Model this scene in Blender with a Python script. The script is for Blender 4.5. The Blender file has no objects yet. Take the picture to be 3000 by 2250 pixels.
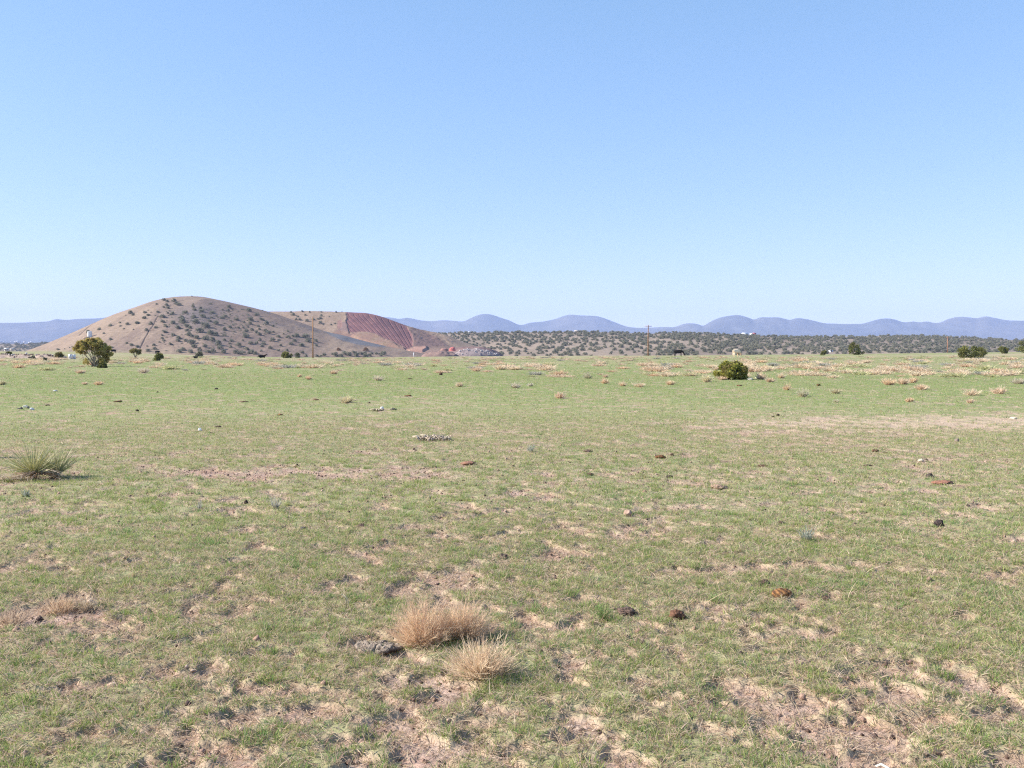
import bpy, bmesh, math, random
import numpy as np
from mathutils import Vector, Matrix, noise as mnoise

# ------------------------------------------------------------------ scene, camera, sky, sun
scene = bpy.context.scene
COL = scene.collection
RAD = math.radians
F = 2881.0                      # focal length in pixels of the 3000 x 2250 photograph
EYE = 1.65
PITCH = math.atan((1125 - 1020) / F)
cam_data = bpy.data.cameras.new("camera")
cam_data.sensor_width = 36.0
cam_data.lens = 36.0 * F / 3000.0
cam_data.clip_start = 0.05
cam_data.clip_end = 60000.0
cam = bpy.data.objects.new("camera", cam_data)
cam.location = (0, 0, EYE)
cam.rotation_euler = (math.pi / 2 - PITCH, 0, 0)
COL.objects.link(cam)
scene.camera = cam

SUN_EL = 33.0
world = bpy.data.worlds.new("World")
scene.world = world
world.use_nodes = True
wn = world.node_tree
wn.nodes.clear()
w_out = wn.nodes.new("ShaderNodeOutputWorld")
w_bg = wn.nodes.new("ShaderNodeBackground")
w_sky = wn.nodes.new("ShaderNodeTexSky")
w_sky.sky_type = 'NISHITA'
w_sky.sun_disc = False
w_sky.sun_elevation = RAD(SUN_EL)
w_sky.sun_rotation = RAD(-90)
w_sky.altitude = 2100.0
w_sky.air_density = 1.0
w_sky.dust_density = 0.5
w_sky.ozone_density = 4.0
w_bg.inputs['Strength'].default_value = 0.10
w_sep = wn.nodes.new("ShaderNodeSeparateColor")     # the camera's soft tone curve and white balance, on the sky
w_gam = wn.nodes.new("ShaderNodeCombineColor")
wn.links.new(w_sky.outputs['Color'], w_sep.inputs['Color'])
for i_, p_ in enumerate((0.75, 0.57, 0.58)):
    w_pow = wn.nodes.new("ShaderNodeMath"); w_pow.operation = 'POWER'
    w_pow.inputs[1].default_value = p_
    wn.links.new(w_sep.outputs[i_], w_pow.inputs[0]); wn.links.new(w_pow.outputs[0], w_gam.inputs[i_])
w_tint = wn.nodes.new("ShaderNodeMix"); w_tint.data_type = 'RGBA'; w_tint.blend_type = 'MULTIPLY'
w_tint.inputs['Factor'].default_value = 1.0
w_tint.inputs[7].default_value = (1.14, 1.44, 1.69, 1)
wn.links.new(w_gam.outputs['Color'], w_tint.inputs[6])
wn.links.new(w_tint.outputs[2], w_bg.inputs['Color'])
wn.links.new(w_bg.outputs['Background'], w_out.inputs['Surface'])

sun_data = bpy.data.lights.new("sun", 'SUN')
sun_data.energy = 4.2
sun_data.angle = RAD(0.5)
sun_data.color = (1.0, 0.94, 0.85)
sun = bpy.data.objects.new("sun", sun_data)
sun.rotation_euler = (0, RAD(-(90 - SUN_EL)), 0)
sun.location = (-50, 0, 60)
COL.objects.link(sun)

scene.view_settings.view_transform = 'Standard'
scene.view_settings.look = 'None'
scene.view_settings.exposure = 1.33
scene.view_settings.gamma = 1.0
scene.view_settings.use_curve_mapping = False
scene.cycles.max_bounces = 6
scene.cycles.diffuse_bounces = 3
scene.cycles.transparent_max_bounces = 6
scene.cycles.volume_bounces = 1
scene.cycles.use_denoising = False
scene.cycles.filter_width = 1.2

# ------------------------------------------------------------------ numeric helpers
RNG = np.random.default_rng(11)
PR = random.Random(11)


def _hash(ix, iy, seed):
    h = (ix.astype(np.int64) * 374761393 + iy.astype(np.int64) * 668265263 + seed * 974634777) & 0xFFFFFFFF
    h = ((h ^ (h >> 13)) * 1274126177) & 0xFFFFFFFF
    h = (h ^ (h >> 16)) & 0xFFFFFF
    return h / float(0xFFFFFF)


def vnoise(x, y, seed=0):
    """smooth value noise in -0.5 .. 0.5"""
    x = np.asarray(x, float); y = np.asarray(y, float)
    ix = np.floor(x); iy = np.floor(y)
    fx = x - ix; fy = y - iy
    fx = fx * fx * (3 - 2 * fx); fy = fy * fy * (3 - 2 * fy)
    a = _hash(ix, iy, seed); b = _hash(ix + 1, iy, seed)
    c = _hash(ix, iy + 1, seed); d = _hash(ix + 1, iy + 1, seed)
    return (a * (1 - fx) + b * fx) * (1 - fy) + (c * (1 - fx) + d * fx) * fy - 0.5


def fbm(x, y, seed=0, octs=3, gain=0.5):
    s = 0.0; a = 1.0; t = 0.0
    for k in range(octs):
        s = s + a * vnoise(x * 2 ** k + 17.3 * k, y * 2 ** k - 9.1 * k, seed + k)
        t += a; a *= gain
    return s / t * 1.4


def sstep(a, b, x):
    t = np.clip((np.asarray(x, float) - a) / (b - a), 0, 1)
    return t * t * (3 - 2 * t)


def mix(a, b, t):
    return a + (b - a) * t


def lin(pts):
    xs = np.array([p[0] for p in pts], float); ys = np.array([p[1] for p in pts], float)
    return lambda x: np.interp(x, xs, ys)


def smooth_curve(pts):
    """monotone-ish smooth interpolation (Catmull-Rom on a dense grid)"""
    xs = np.array([p[0] for p in pts], float); ys = np.array([p[1] for p in pts], float)
    m = np.zeros_like(ys)
    d = np.diff(ys) / np.diff(xs)
    m[1:-1] = (d[:-1] + d[1:]) / 2; m[0] = d[0]; m[-1] = d[-1]

    def f(x):
        x = np.clip(np.asarray(x, float), xs[0], xs[-1])
        i = np.clip(np.searchsorted(xs, x) - 1, 0, len(xs) - 2)
        h = xs[i + 1] - xs[i]; t = (x - xs[i]) / h
        return ((2 * t**3 - 3 * t**2 + 1) * ys[i] + (t**3 - 2 * t**2 + t) * h * m[i]
                + (-2 * t**3 + 3 * t**2) * ys[i + 1] + (t**3 - t**2) * h * m[i + 1])
    return f


def in_poly(px, py, poly):
    px = np.asarray(px, float); py = np.asarray(py, float)
    inside = np.zeros(px.shape, bool)
    n = len(poly)
    for i in range(n):
        x1, y1 = poly[i]; x2, y2 = poly[(i + 1) % n]
        if y1 == y2:
            continue
        c = ((y1 > py) != (y2 > py)) & (px < (x2 - x1) * (py - y1) / (y2 - y1) + x1)
        inside ^= c
    return inside


def seg_dist(px, py, line):
    best = np.full(np.shape(px), 1e9)
    for (x1, y1), (x2, y2) in zip(line, line[1:]):
        dx, dy = x2 - x1, y2 - y1
        t = np.clip(((px - x1) * dx + (py - y1) * dy) / (dx * dx + dy * dy), 0, 1)
        best = np.minimum(best, np.hypot(px - x1 - t * dx, py - y1 - t * dy))
    return best


def poly_soft(px, py, poly, soft):
    """1 inside, 0 outside, fading over `soft`"""
    ins = in_poly(px, py, poly)
    d = seg_dist(px, py, list(poly) + [poly[0]])
    return sstep(-soft, soft, np.where(ins, d, -d))


def elev(py):
    """tangent of the elevation angle of photo row py"""
    return np.tan(np.arctan((1125 - np.asarray(py, float)) / F) - PITCH)


# ------------------------------------------------------------------ mesh helpers
def build(name, V, quads=None, tris=None, mat=None, col=None, smooth=False, parent=None, link=True, loc=None):
    V = np.asarray(V, np.float32)
    me = bpy.data.meshes.new(name)
    nq = 0 if quads is None else len(quads)
    nt = 0 if tris is None else len(tris)
    idx, starts = [], []
    if nq:
        idx.append(np.asarray(quads, np.int32).ravel()); starts.append(np.arange(nq, dtype=np.int32) * 4)
    if nt:
        idx.append(np.asarray(tris, np.int32).ravel()); starts.append(nq * 4 + np.arange(nt, dtype=np.int32) * 3)
    idx = np.concatenate(idx); starts = np.concatenate(starts)
    me.vertices.add(len(V)); me.vertices.foreach_set("co", V.ravel())
    me.loops.add(len(idx)); me.loops.foreach_set("vertex_index", idx)
    me.polygons.add(len(starts)); me.polygons.foreach_set("loop_start", starts)
    if smooth:
        me.polygons.foreach_set("use_smooth", np.ones(len(starts), bool))
    if col is not None:
        at = me.color_attributes.new("Col", 'FLOAT_COLOR', 'POINT')
        c = np.ones((len(V), 4), np.float32); c[:, :3] = col
        at.data.foreach_set("color", c.ravel())
    me.update(calc_edges=True)
    if mat is not None:
        me.materials.append(mat)
    o = bpy.data.objects.new(name, me)
    if link:
        COL.objects.link(o)
    if parent is not None:
        o.parent = parent
    if loc is not None:
        o.location = loc
    return o


def empty(name, loc, rz=0.0, s=1.0):
    o = bpy.data.objects.new(name, None)
    o.location = loc; o.rotation_euler = (0, 0, rz); o.scale = (s, s, s)
    o.empty_display_size = 0.2
    COL.objects.link(o)
    return o


def tag(o, label, cat, group=None):
    o['label'] = label; o['category'] = cat
    if group:
        o['group'] = group
    return o


def structure(o):
    o['kind'] = 'structure'
    return o


def dup(o, parent=None):
    c = o.copy(); COL.objects.link(c)
    if parent is not None:
        c.parent = parent
    for ch in o.children:
        dup(ch, c)
    return c


class Geo:
    """collects pieces of one mesh"""
    def __init__(self):
        self.V, self.Q, self.T, self.C, self.n = [], [], [], [], 0

    def add(self, V, quads=None, tris=None, col=(0.5, 0.5, 0.5)):
        V = np.asarray(V, float)
        self.V.append(V)
        if quads is not None and len(quads):
            self.Q.append(np.asarray(quads) + self.n)
        if tris is not None and len(tris):
            self.T.append(np.asarray(tris) + self.n)
        c = np.asarray(col, float)
        if c.ndim == 1:
            c = np.tile(c, (len(V), 1))
        self.C.append(c); self.n += len(V)
        return self

    def box(self, c, s, col=(0.5, 0.5, 0.5), rz=0.0):
        x, y, z = [v / 2 for v in s]
        V = np.array([(i * x, j * y, k * z) for i in (-1, 1) for j in (-1, 1) for k in (-1, 1)], float)
        if rz:
            ca, sa = math.cos(rz), math.sin(rz)
            V = np.stack([V[:, 0] * ca - V[:, 1] * sa, V[:, 0] * sa + V[:, 1] * ca, V[:, 2]], 1)
        V = V + np.array(c)
        return self.add(V, [(0, 1, 3, 2), (4, 6, 7, 5), (0, 4, 5, 1), (2, 3, 7, 6), (0, 2, 6, 4), (1, 5, 7, 3)], None, col)

    def tube(self, pts, radii, sides=6, col=(0.5, 0.5, 0.5), cap=True):
        pts = np.asarray(pts, float); n = len(pts)
        tan = np.gradient(pts, axis=0)
        tan /= np.linalg.norm(tan, axis=1)[:, None] + 1e-9
        ref = np.where(np.abs(tan[:, 2:3]) > 0.9, np.array([[1.0, 0, 0]]), np.array([[0, 0, 1.0]]))
        a = np.cross(tan, ref); a /= np.linalg.norm(a, axis=1)[:, None] + 1e-9
        b = np.cross(tan, a)
        ang = np.linspace(0, 2 * np.pi, sides, endpoint=False)
        r = np.asarray(radii, float).reshape(-1, 1, 1)
        V = pts[:, None, :] + r * (np.cos(ang)[None, :, None] * a[:, None, :] + np.sin(ang)[None, :, None] * b[:, None, :])
        V = V.reshape(-1, 3)
        q = []
        for i in range(n - 1):
            for j in range(sides):
                k = (j + 1) % sides
                q.append((i * sides + j, i * sides + k, (i + 1) * sides + k, (i + 1) * sides + j))
        t = []
        if cap:
            V = np.vstack([V, pts[:1], pts[-1:]])
            for j in range(sides):
                k = (j + 1) % sides
                t.append((n * sides, k, j)); t.append((n * sides + 1, (n - 1) * sides + j, (n - 1) * sides + k))
        return self.add(V, q, t, col)

    def obj(self, name, mat, parent=None, smooth=False, link=True, loc=None):
        return build(name, np.vstack(self.V), np.vstack(self.Q) if self.Q else None, np.vstack(self.T) if self.T else None,
                     mat, np.vstack(self.C), smooth, parent, link, loc)


def ribbons(P, D, L, W, bend, segs, rng, taper=0.85, face=None):
    """thin blades: base points P, unit directions D, lengths L, widths W, bend vectors (reached at the tip).
    returns V (N*(segs+1)*2,3), quads, and the blade index of every vertex"""
    N = len(P)
    t = np.linspace(0, 1, segs + 1)
    pts = P[:, None, :] + D[:, None, :] * (L[:, None] * t[None, :])[:, :, None] + bend[:, None, :] * (t ** 2)[None, :, None]
    if face is None:
        face = rng.normal(size=(N, 3))
    side = np.cross(D, face); side /= np.linalg.norm(side, axis=1)[:, None] + 1e-9
    w = W[:, None] * (1 - taper * t[None, :] ** 1.5) * 0.5
    A = pts - side[:, None, :] * w[:, :, None]
    B = pts + side[:, None, :] * w[:, :, None]
    V = np.stack([A, B], 2).reshape(-1, 3)
    base = (np.arange(N) * (segs + 1) * 2)[:, None]
    k = np.arange(segs)[None, :] * 2
    b = base + k
    quads = np.stack([b, b + 1, b + 3, b + 2], -1).reshape(-1, 4)
    return V, quads, np.repeat(np.arange(N), (segs + 1) * 2)


def unit(v):
    return v / (np.linalg.norm(v, axis=-1, keepdims=True) + 1e-9)


# ------------------------------------------------------------------ materials
def mat_new(name):
    m = bpy.data.materials.new(name)
    m.use_nodes = True
    nt = m.node_tree
    b = nt.nodes["Principled BSDF"]
    b.inputs['Specular IOR Level'].default_value = 0.15
    b.inputs['Roughness'].default_value = 0.9
    return m, nt, b


def mat_attr(name, nscale=0.0, namp=0.0, rough=0.9, spec=0.12, bump=0.0, bscale=10.0, transl=0.0, detail=4.0):
    """surface coloured by the mesh's own colour attribute, broken up by noise"""
    m, nt, b = mat_new(name)
    at = nt.nodes.new("ShaderNodeAttribute"); at.attribute_name = "Col"
    out = at.outputs['Color']
    b.inputs['Roughness'].default_value = rough
    b.inputs['Specular IOR Level'].default_value = spec
    tc = nt.nodes.new("ShaderNodeTexCoord")
    if namp:
        n = nt.nodes.new("ShaderNodeTexNoise"); n.inputs['Scale'].default_value = nscale
        n.inputs['Detail'].default_value = detail
        n.inputs['Roughness'].default_value = 0.65
        nt.links.new(tc.outputs['Object'], n.inputs['Vector'])
        mr = nt.nodes.new("ShaderNodeMapRange")
        mr.inputs['From Min'].default_value = 0.3; mr.inputs['From Max'].default_value = 0.7
        mr.inputs['To Min'].default_value = 1 - namp; mr.inputs['To Max'].default_value = 1 + namp
        nt.links.new(n.outputs['Fac'], mr.inputs['Value'])
        vm = nt.nodes.new("ShaderNodeVectorMath"); vm.operation = 'SCALE'
        nt.links.new(out, vm.inputs[0]); nt.links.new(mr.outputs['Result'], vm.inputs['Scale'])
        out = vm.outputs['Vector']
    nt.links.new(out, b.inputs['Base Color'])
    if bump:
        n2 = nt.nodes.new("ShaderNodeTexNoise"); n2.inputs['Scale'].default_value = bscale
        n2.inputs['Detail'].default_value = 6.0
        nt.links.new(tc.outputs['Object'], n2.inputs['Vector'])
        bp = nt.nodes.new("ShaderNodeBump"); bp.inputs['Strength'].default_value = 1.0
        bp.inputs['Distance'].default_value = bump
        nt.links.new(n2.outputs['Fac'], bp.inputs['Height'])
        nt.links.new(bp.outputs['Normal'], b.inputs['Normal'])
    if transl:
        mo = nt.nodes["Material Output"]
        tr = nt.nodes.new("ShaderNodeBsdfTranslucent")
        nt.links.new(out, tr.inputs['Color'])
        ms = nt.nodes.new("ShaderNodeMixShader"); ms.inputs['Fac'].default_value = transl
        nt.links.new(b.outputs['BSDF'], ms.inputs[1]); nt.links.new(tr.outputs['BSDF'], ms.inputs[2])
        nt.links.new(ms.outputs['Shader'], mo.inputs['Surface'])
    return m


M_GROUND = mat_attr("pasture_soil", 9.0, 0.22, 0.95, 0.05, 0.012, 40.0)
M_GRASS = mat_attr("grass_blade", transl=0.42, rough=0.7, spec=0.12)
M_HILL = mat_attr("cinder_slope", 0.22, 0.22, 0.95, 0.05, 0.5, 0.35, detail=7.0)
M_MOUNT = mat_attr("far_forest_slope", 0.004, 0.25, 1.0, 0.0, 8.0, 0.01)
M_LEAF = mat_attr("juniper_foliage", transl=0.30, rough=0.7, spec=0.15)
M_BARK = mat_attr("grey_bark", 30.0, 0.3, 0.9, 0.1, 0.006, 30.0)
M_STEM = mat_attr("dry_stem", transl=0.35, rough=0.8, spec=0.15)
M_YUCCA = mat_attr("yucca_leaf", transl=0.08, rough=0.55, spec=0.3)
M_ROCK = mat_attr("weathered_rock", 14.0, 0.25, 0.9, 0.2, 0.01, 25.0)
M_DUNG = mat_attr("dried_dung", 40.0, 0.35, 0.9, 0.15, 0.008, 60.0)
M_WOOD = mat_attr("weathered_wood", 12.0, 0.25, 0.85, 0.2, 0.004, 20.0)
M_HIDE = mat_attr("cattle_hide", 6.0, 0.15, 0.85, 0.06)
M_PAINT = mat_attr("weathered_paint", 1.2, 0.06, 0.55, 0.3)

# ------------------------------------------------------------------ the pasture
E_PX = [-1200, 0, 300, 600, 900, 1400, 2000, 2500, 3000, 4200]
E_PY = [1027, 1028, 1031, 1040, 1047, 1044, 1041, 1036, 1030, 1028]
E_D = [430, 430, 420, 330, 265, 280, 285, 330, 380, 400]
EYf, EDf = smooth_curve(list(zip(E_PX, E_PY))), smooth_curve(list(zip(E_PX, E_D)))
VALLEY = -13.0


def px_of(x, y):
    a = np.arctan2(x, y)
    return 1500 + F * np.tan(np.clip(a, -0.72, 0.72))


def macro(x, y):
    """height of the land without the small relief"""
    x = np.asarray(x, float); y = np.asarray(y, float)
    r = np.hypot(x, y); px = px_of(x, y)
    D = EDf(px); ze = EYE + elev(EYf(px)) * D
    z = ze * sstep(0, 1, (r - 50) / (D - 50))
    fall = np.maximum(r - D, 0.0)
    z = z - 0.035 * fall ** 2 / (fall + 30.0)
    z = np.maximum(z, VALLEY + 1.5 * np.tanh((z - VALLEY) / 1.5))
    z = z + 0.10 * fbm(x * 0.05, y * 0.05, 5, 2) * sstep(15, 60, r)
    return z


def cover(x, y):
    """>0 green turf, about 0 dead grass, <0 bare soil"""
    r = np.hypot(x, y)
    x0, y0 = x, y
    x = x + 0.10 * vnoise(x0 * 4.1, y0 * 4.7, 51) + 0.035 * vnoise(x0 * 17, y0 * 15, 53)
    y = y + 0.10 * vnoise(x0 * 4.3, y0 * 4.0, 52) + 0.035 * vnoise(x0 * 16, y0 * 18, 54)
    n1 = fbm(x * 0.33, y * 0.33, 21, 3)
    n2 = fbm(x * 1.5 + 40, y * 1.9, 31, 3)
    n3 = vnoise(x * 6.5, y * 7.5, 41)
    n4 = vnoise(x * 2.9 - 7, y * 3.6 + 3, 43)
    n6 = fbm(x * 11.0, y * 13.0, 47, 2)
    g = 0.16 * n1 + 0.24 * n2 + 0.42 * n3 + 0.36 * n4 + 0.36 * n6 + 0.135 + 0.03 * sstep(9, 20, r) + 0.10 * sstep(18, 45, r) - 0.03 * sstep(7.0, 4.5, r)
    # the worn strip of dead grass and dirt that crosses the pasture
    band = np.exp(-(((y - 21.6 - 0.10 * (x - 8)) / 2.3) ** 2)) * sstep(2.0, 6.0, x) * sstep(30.0, 18.0, x)
    g = g - 0.27 * band
    # a fainter dead streak, the bare dirt beside the dry bushes, and the corner of trodden ground
    g = g - 0.35 * np.exp(-(((y - 13.0) / 0.7) ** 2)) * sstep(-5.5, -4.0, x) * sstep(-0.5, -2.0, x)
    g = g - 0.55 * np.exp(-(((x + 2.9) / 0.55) ** 2 + ((y - 6.0) / 0.30) ** 2))
    g = g - 0.05 * np.exp(-(((x - 1.9) / 0.75) ** 2 + ((y - 4.6) / 0.45) ** 2))
    g = g - 0.14 * np.exp(-(((x + 1.7) / 0.6) ** 2 + ((y - 4.3) / 0.25) ** 2))
    return g


def turf(g):
    return sstep(-0.05, 0.05, g)


def relief(x, y, g=None):
    r = np.hypot(x, y)
    if g is None:
        g = cover(x, y)
    n = vnoise(x * 11, y * 13, 61)
    h = (0.018 + 0.010 * sstep(14, 8, r)) * turf(g) + 0.012 * np.clip(g, -0.3, 0.5) + (0.003 + 0.009 * turf(g)) * n * sstep(30, 14, r) + 0.013 * vnoise(x * 24, y * 27, 62) * sstep(16, 9, r) + 0.007 * vnoise(x * 52, y * 57, 63) * sstep(10, 6, r)
    return h * (1 - sstep(30, 90, r)) - 0.02 * (1 - sstep(30, 90, r))


def land(x, y):
    return macro(x, y) + relief(x, y)


C_SOIL = np.array([0.315, 0.185, 0.130])
C_SOIL2 = np.array([0.40, 0.295, 0.245])
C_STRAW = np.array([0.390, 0.305, 0.210])
C_GREEN = np.array([0.205, 0.238, 0.080])
C_GREEN2 = np.array([0.155, 0.224, 0.076])


def land_colour(x, y, g):
    r = np.hypot(x, y)
    px = px_of(x, y)
    n = vnoise(x * 3.1, y * 3.7, 71) + 0.5
    n5 = vnoise(x * 16, y * 19, 72) + 0.5
    soil = mix(C_SOIL, C_SOIL2, np.clip(n * 0.6 + n5 * 0.6, 0, 1)[:, None])
    c = mix(soil, C_STRAW, np.clip((0.35 * sstep(-0.30, -0.08, g) + 0.65 * sstep(-0.07, 0.03, g)) * (0.45 + 0.5 * n5), 0, 1)[:, None])
    gr = mix(C_GREEN, C_GREEN2, n[:, None])
    near = sstep(40, 12, r)
    gfac = sstep(-0.04, 0.18, g) * mix(0.86, 0.55, near)
    c = mix(c, gr, gfac[:, None])
    band = np.exp(-(((y - 21.8 - 0.10 * (x - 8)) / 2.6) ** 2)) * sstep(2.0, 6.0, x) * sstep(30.0, 18.0, x)
    c = mix(c, np.array([0.46, 0.365, 0.26]), (0.65 * band * sstep(0.22, -0.05, g))[:, None])
    # the far belt of the pasture is paler, dry grass between the shrubs
    far = sstep(62, 170, r)
    fn = fbm(x * 0.03, y * 0.09, 81, 3)
    dry = np.array([0.37, 0.295, 0.20])
    c = mix(c, dry, np.clip(far * (0.42 + 1.3 * fn), 0, 0.85)[:, None])
    # the valley beyond the edge: red-brown earth and scrub
    out = sstep(0, 60, r - EDf(px))
    vn = fbm(x * 0.004, y * 0.004, 91, 4)
    val = mix(np.array([0.27, 0.20, 0.145]), np.array([0.12, 0.115, 0.08]), sstep(-0.1, 0.25, vn)[:, None])
    return mix(c, val, out[:, None])


def make_ground():
    A_IN = RAD(60)
    ang = np.concatenate([np.linspace(-math.pi, -A_IN, 40, endpoint=False), np.linspace(-A_IN, A_IN, 740, endpoint=False),
                          np.linspace(A_IN, math.pi, 40, endpoint=False)])
    rs = [0.03, 0.4, 0.9, 1.5, 2.1, 2.6, 3.0]
    while rs[-1] < 14000:
        r = rs[-1]
        k = 1.0040 if r < 30 else (1.009 if r < 130 else (1.02 if r < 900 else 1.12))
        rs.append(r * k)
    rs = np.array(rs)
    RR, AA = np.meshgrid(rs, ang, indexing='ij')
    x = (RR * np.sin(AA)).ravel(); y = (RR * np.cos(AA)).ravel()
    g = cover(x, y)
    z = macro(x, y) + relief(x, y, g)
    nr, na = len(rs), len(ang)
    i, j = np.meshgrid(np.arange(nr - 1), np.arange(na), indexing='ij')
    jn = (j + 1) % na
    q = np.stack([i * na + j, i * na + jn, (i + 1) * na + jn, (i + 1) * na + j], -1).reshape(-1, 4)[:, ::-1]
    V = np.stack([x, y, z], 1)
    V = np.vstack([V, [[0, 0, float(macro(0.0, 0.01))]]])
    t = [(len(V) - 1, (k + 1) % na, k) for k in range(na)]
    c = np.vstack([land_colour(x, y, g), [C_STRAW]])
    o = build("ground", V, q, t, M_GROUND, c, smooth=True)
    return structure(o)


make_ground()


def hit(px, py):
    """where the sight line through photo pixel (px, py) meets the pasture; returns x, y, z and metres per photo pixel"""
    zc = (1125 - py) / F; xc = (px - 1500) / F
    d = np.array([xc, math.cos(PITCH) + zc * math.sin(PITCH), -math.sin(PITCH) + zc * math.cos(PITCH)])
    if d[2] > -1e-4:
        d[2] = -1e-4
    t = 3.0; step = 0.0
    prev = t
    while t < 900:
        p = d * t
        if EYE + p[2] < float(macro(p[0], p[1])):
            break
        prev = t; t *= 1.03
    lo, hi = prev, t
    for _ in range(24):
        m = (lo + hi) / 2; p = d * m
        if EYE + p[2] < float(macro(p[0], p[1])):
            hi = m
        else:
            lo = m
    p = d * hi
    return float(p[0]), float(p[1]), float(land(p[0], p[1])), hi / F


def at_dist(px, dist):
    """a point of the land at the bearing of photo column px and a given distance"""
    x = (px - 1500) / F * dist
    return x, dist, float(land(x, dist))


# ------------------------------------------------------------------ hills, ridge and mountains
class Slope:
    """land that rises from a foot line at depth yf to a crest at depth yc and falls away behind it"""
    def __init__(self, pts, yf, yc, zf, prof=(1.0, 0.0), back=0.5):
        self.sil = smooth_curve(pts); self.x0, self.x1 = pts[0][0], pts[-1][0]
        self.yf, self.yc, self.zf = lin(yf), lin(yc), zf
        self.prof = prof; self.back = back
        self.soft = 0.0

    def base(self, px, u):
        yf, yc = self.yf(px), self.yc(px)
        y = np.where(u <= 1, yf + (yc - yf) * u, yc + (yc - yf) * (u - 1))
        uu = np.clip(u, 0, 1)
        row = self.sil(px)
        if self.soft:                     # the lower slopes do not repeat every notch of the crest
            drift = px + 60 * (1 - uu) * np.sin(px * 0.013)
            low = sum(self.sil(drift + k * self.soft) for k in (-1.0, -0.6, -0.2, 0.2, 0.6, 1.0)) / 6
            row = mix(low, row, uu ** 2)
        zc = np.maximum(EYE + elev(row) * yc, self.zf + 0.2)
        p, k = self.prof
        f = (1 - k) * uu ** p + k * (uu * uu * (3 - 2 * uu))
        f = f - 0.06 * sstep(0.86, 1.0, uu) * (1 - uu) / 0.14 * 0
        z = self.zf + (zc - self.zf) * f
        bk = np.maximum(u - 1, 0) / self.back
        z = np.where(u > 1, self.zf + (zc - self.zf) * (1 - sstep(0, 1, bk)) , z)
        return (px - 1500) / F * y, y, z

    def point(self, px, u, extra=None):
        x, y, z = self.base(px, u)
        if extra is not None:
            z = z + extra(px, u, x, y, z)
        return x, y, z

    def find(self, px, py, extra=None):
        """the point of the front slope that shows at photo pixel (px, py)"""
        us = np.linspace(0.0, 1.0, 240)
        x, y, z = self.point(np.full(240, float(px)), us, extra)
        rows = 1125 - F * np.tan(np.arctan((z - EYE) / y) + PITCH)
        k = int(np.argmin(np.abs(rows - py)))
        return float(x[k]), float(y[k]), float(z[k]), float(y[k]) / F

    def mesh(self, name, mat, dpx, nu, nb, colour, extra=None):
        px = np.arange(self.x0, self.x1 + dpx, dpx)
        u = np.concatenate([np.linspace(0, 1, nu), 1 + self.back * (np.linspace(0, 1, nb + 1)[1:]) ** 1.5])
        P, U = np.meshgrid(px, u, indexing='ij')
        P = P.ravel(); U = U.ravel()
        x, y, z = self.point(P, U, extra)
        row = 1125 - F * np.tan(np.arctan((z - EYE) / y) + PITCH)
        c = colour(P, row, U, x, y)
        m, n = len(px), len(u)
        i, j = np.meshgrid(np.arange(m - 1), np.arange(n - 1), indexing='ij')
        a = i * n + j
        q = np.stack([a, a + n, a + n + 1, a + 1], -1).reshape(-1, 4)
        return structure(build(name, np.stack([x, y, z], 1), q, None, mat, c, smooth=True))


# --- the cinder hill
hill = Slope([(20, 1052), (90, 1024), (150, 1001), (205, 978), (264, 952), (333, 922), (400, 899), (450, 882), (500, 871.5), (545, 868), (590, 869),
              (640, 878), (690, 889), (745, 902), (800, 917), (850, 934), (900, 951), (960, 972.5), (1000, 981), (1040, 991.5), (1080, 1002),
              (1110, 1009), (1135, 1015), (1180, 1024), (1240, 1035), (1310, 1046), (1380, 1056)],
             [(0, 800), (300, 740), (600, 720), (1000, 760), (1400, 850)],
             [(0, 960), (300, 1010), (540, 1060), (800, 1020), (1100, 960), (1400, 950)], -11.0, (1.0, 0.45), 0.9)


def hill_extra(px, u, x, y, z):
    h = 2.0 * fbm(x * 0.012, y * 0.012, 101, 3) + 1.3 * fbm(x * 0.06, y * 0.02, 103, 4)
    fade = sstep(0.0, 0.08, u) * sstep(1.0, 0.85, u)
    row = 1125 - F * np.tan(np.arctan((z - EYE) / y) + PITCH)
    gully = sstep(1.6, 0.3, seg_dist(px + 2.2 * vnoise(row * 0.16, px * 0.0, 118), row, GULLY)) * 0.9
    gully2 = sstep(1.6, 0.3, seg_dist(px, row, GULLY2)) * 0.8
    return h * fade - (gully + gully2) * sstep(1.0, 0.93, u)


GULLY = [(467, 925), (458, 938), (448, 957), (436, 972), (425, 990), (416, 1005), (410, 1026)]
GULLY2 = [(282, 944), (265, 955), (250, 968), (233, 983)]
CINDER_STRIP = [(948, 968), (975, 970), (1010, 978), (1050, 990), (1095, 1003), (1130, 1013), (1128, 1017), (1095, 1015.5), (1045, 1009), (1000, 996), (968, 983)]


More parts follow.
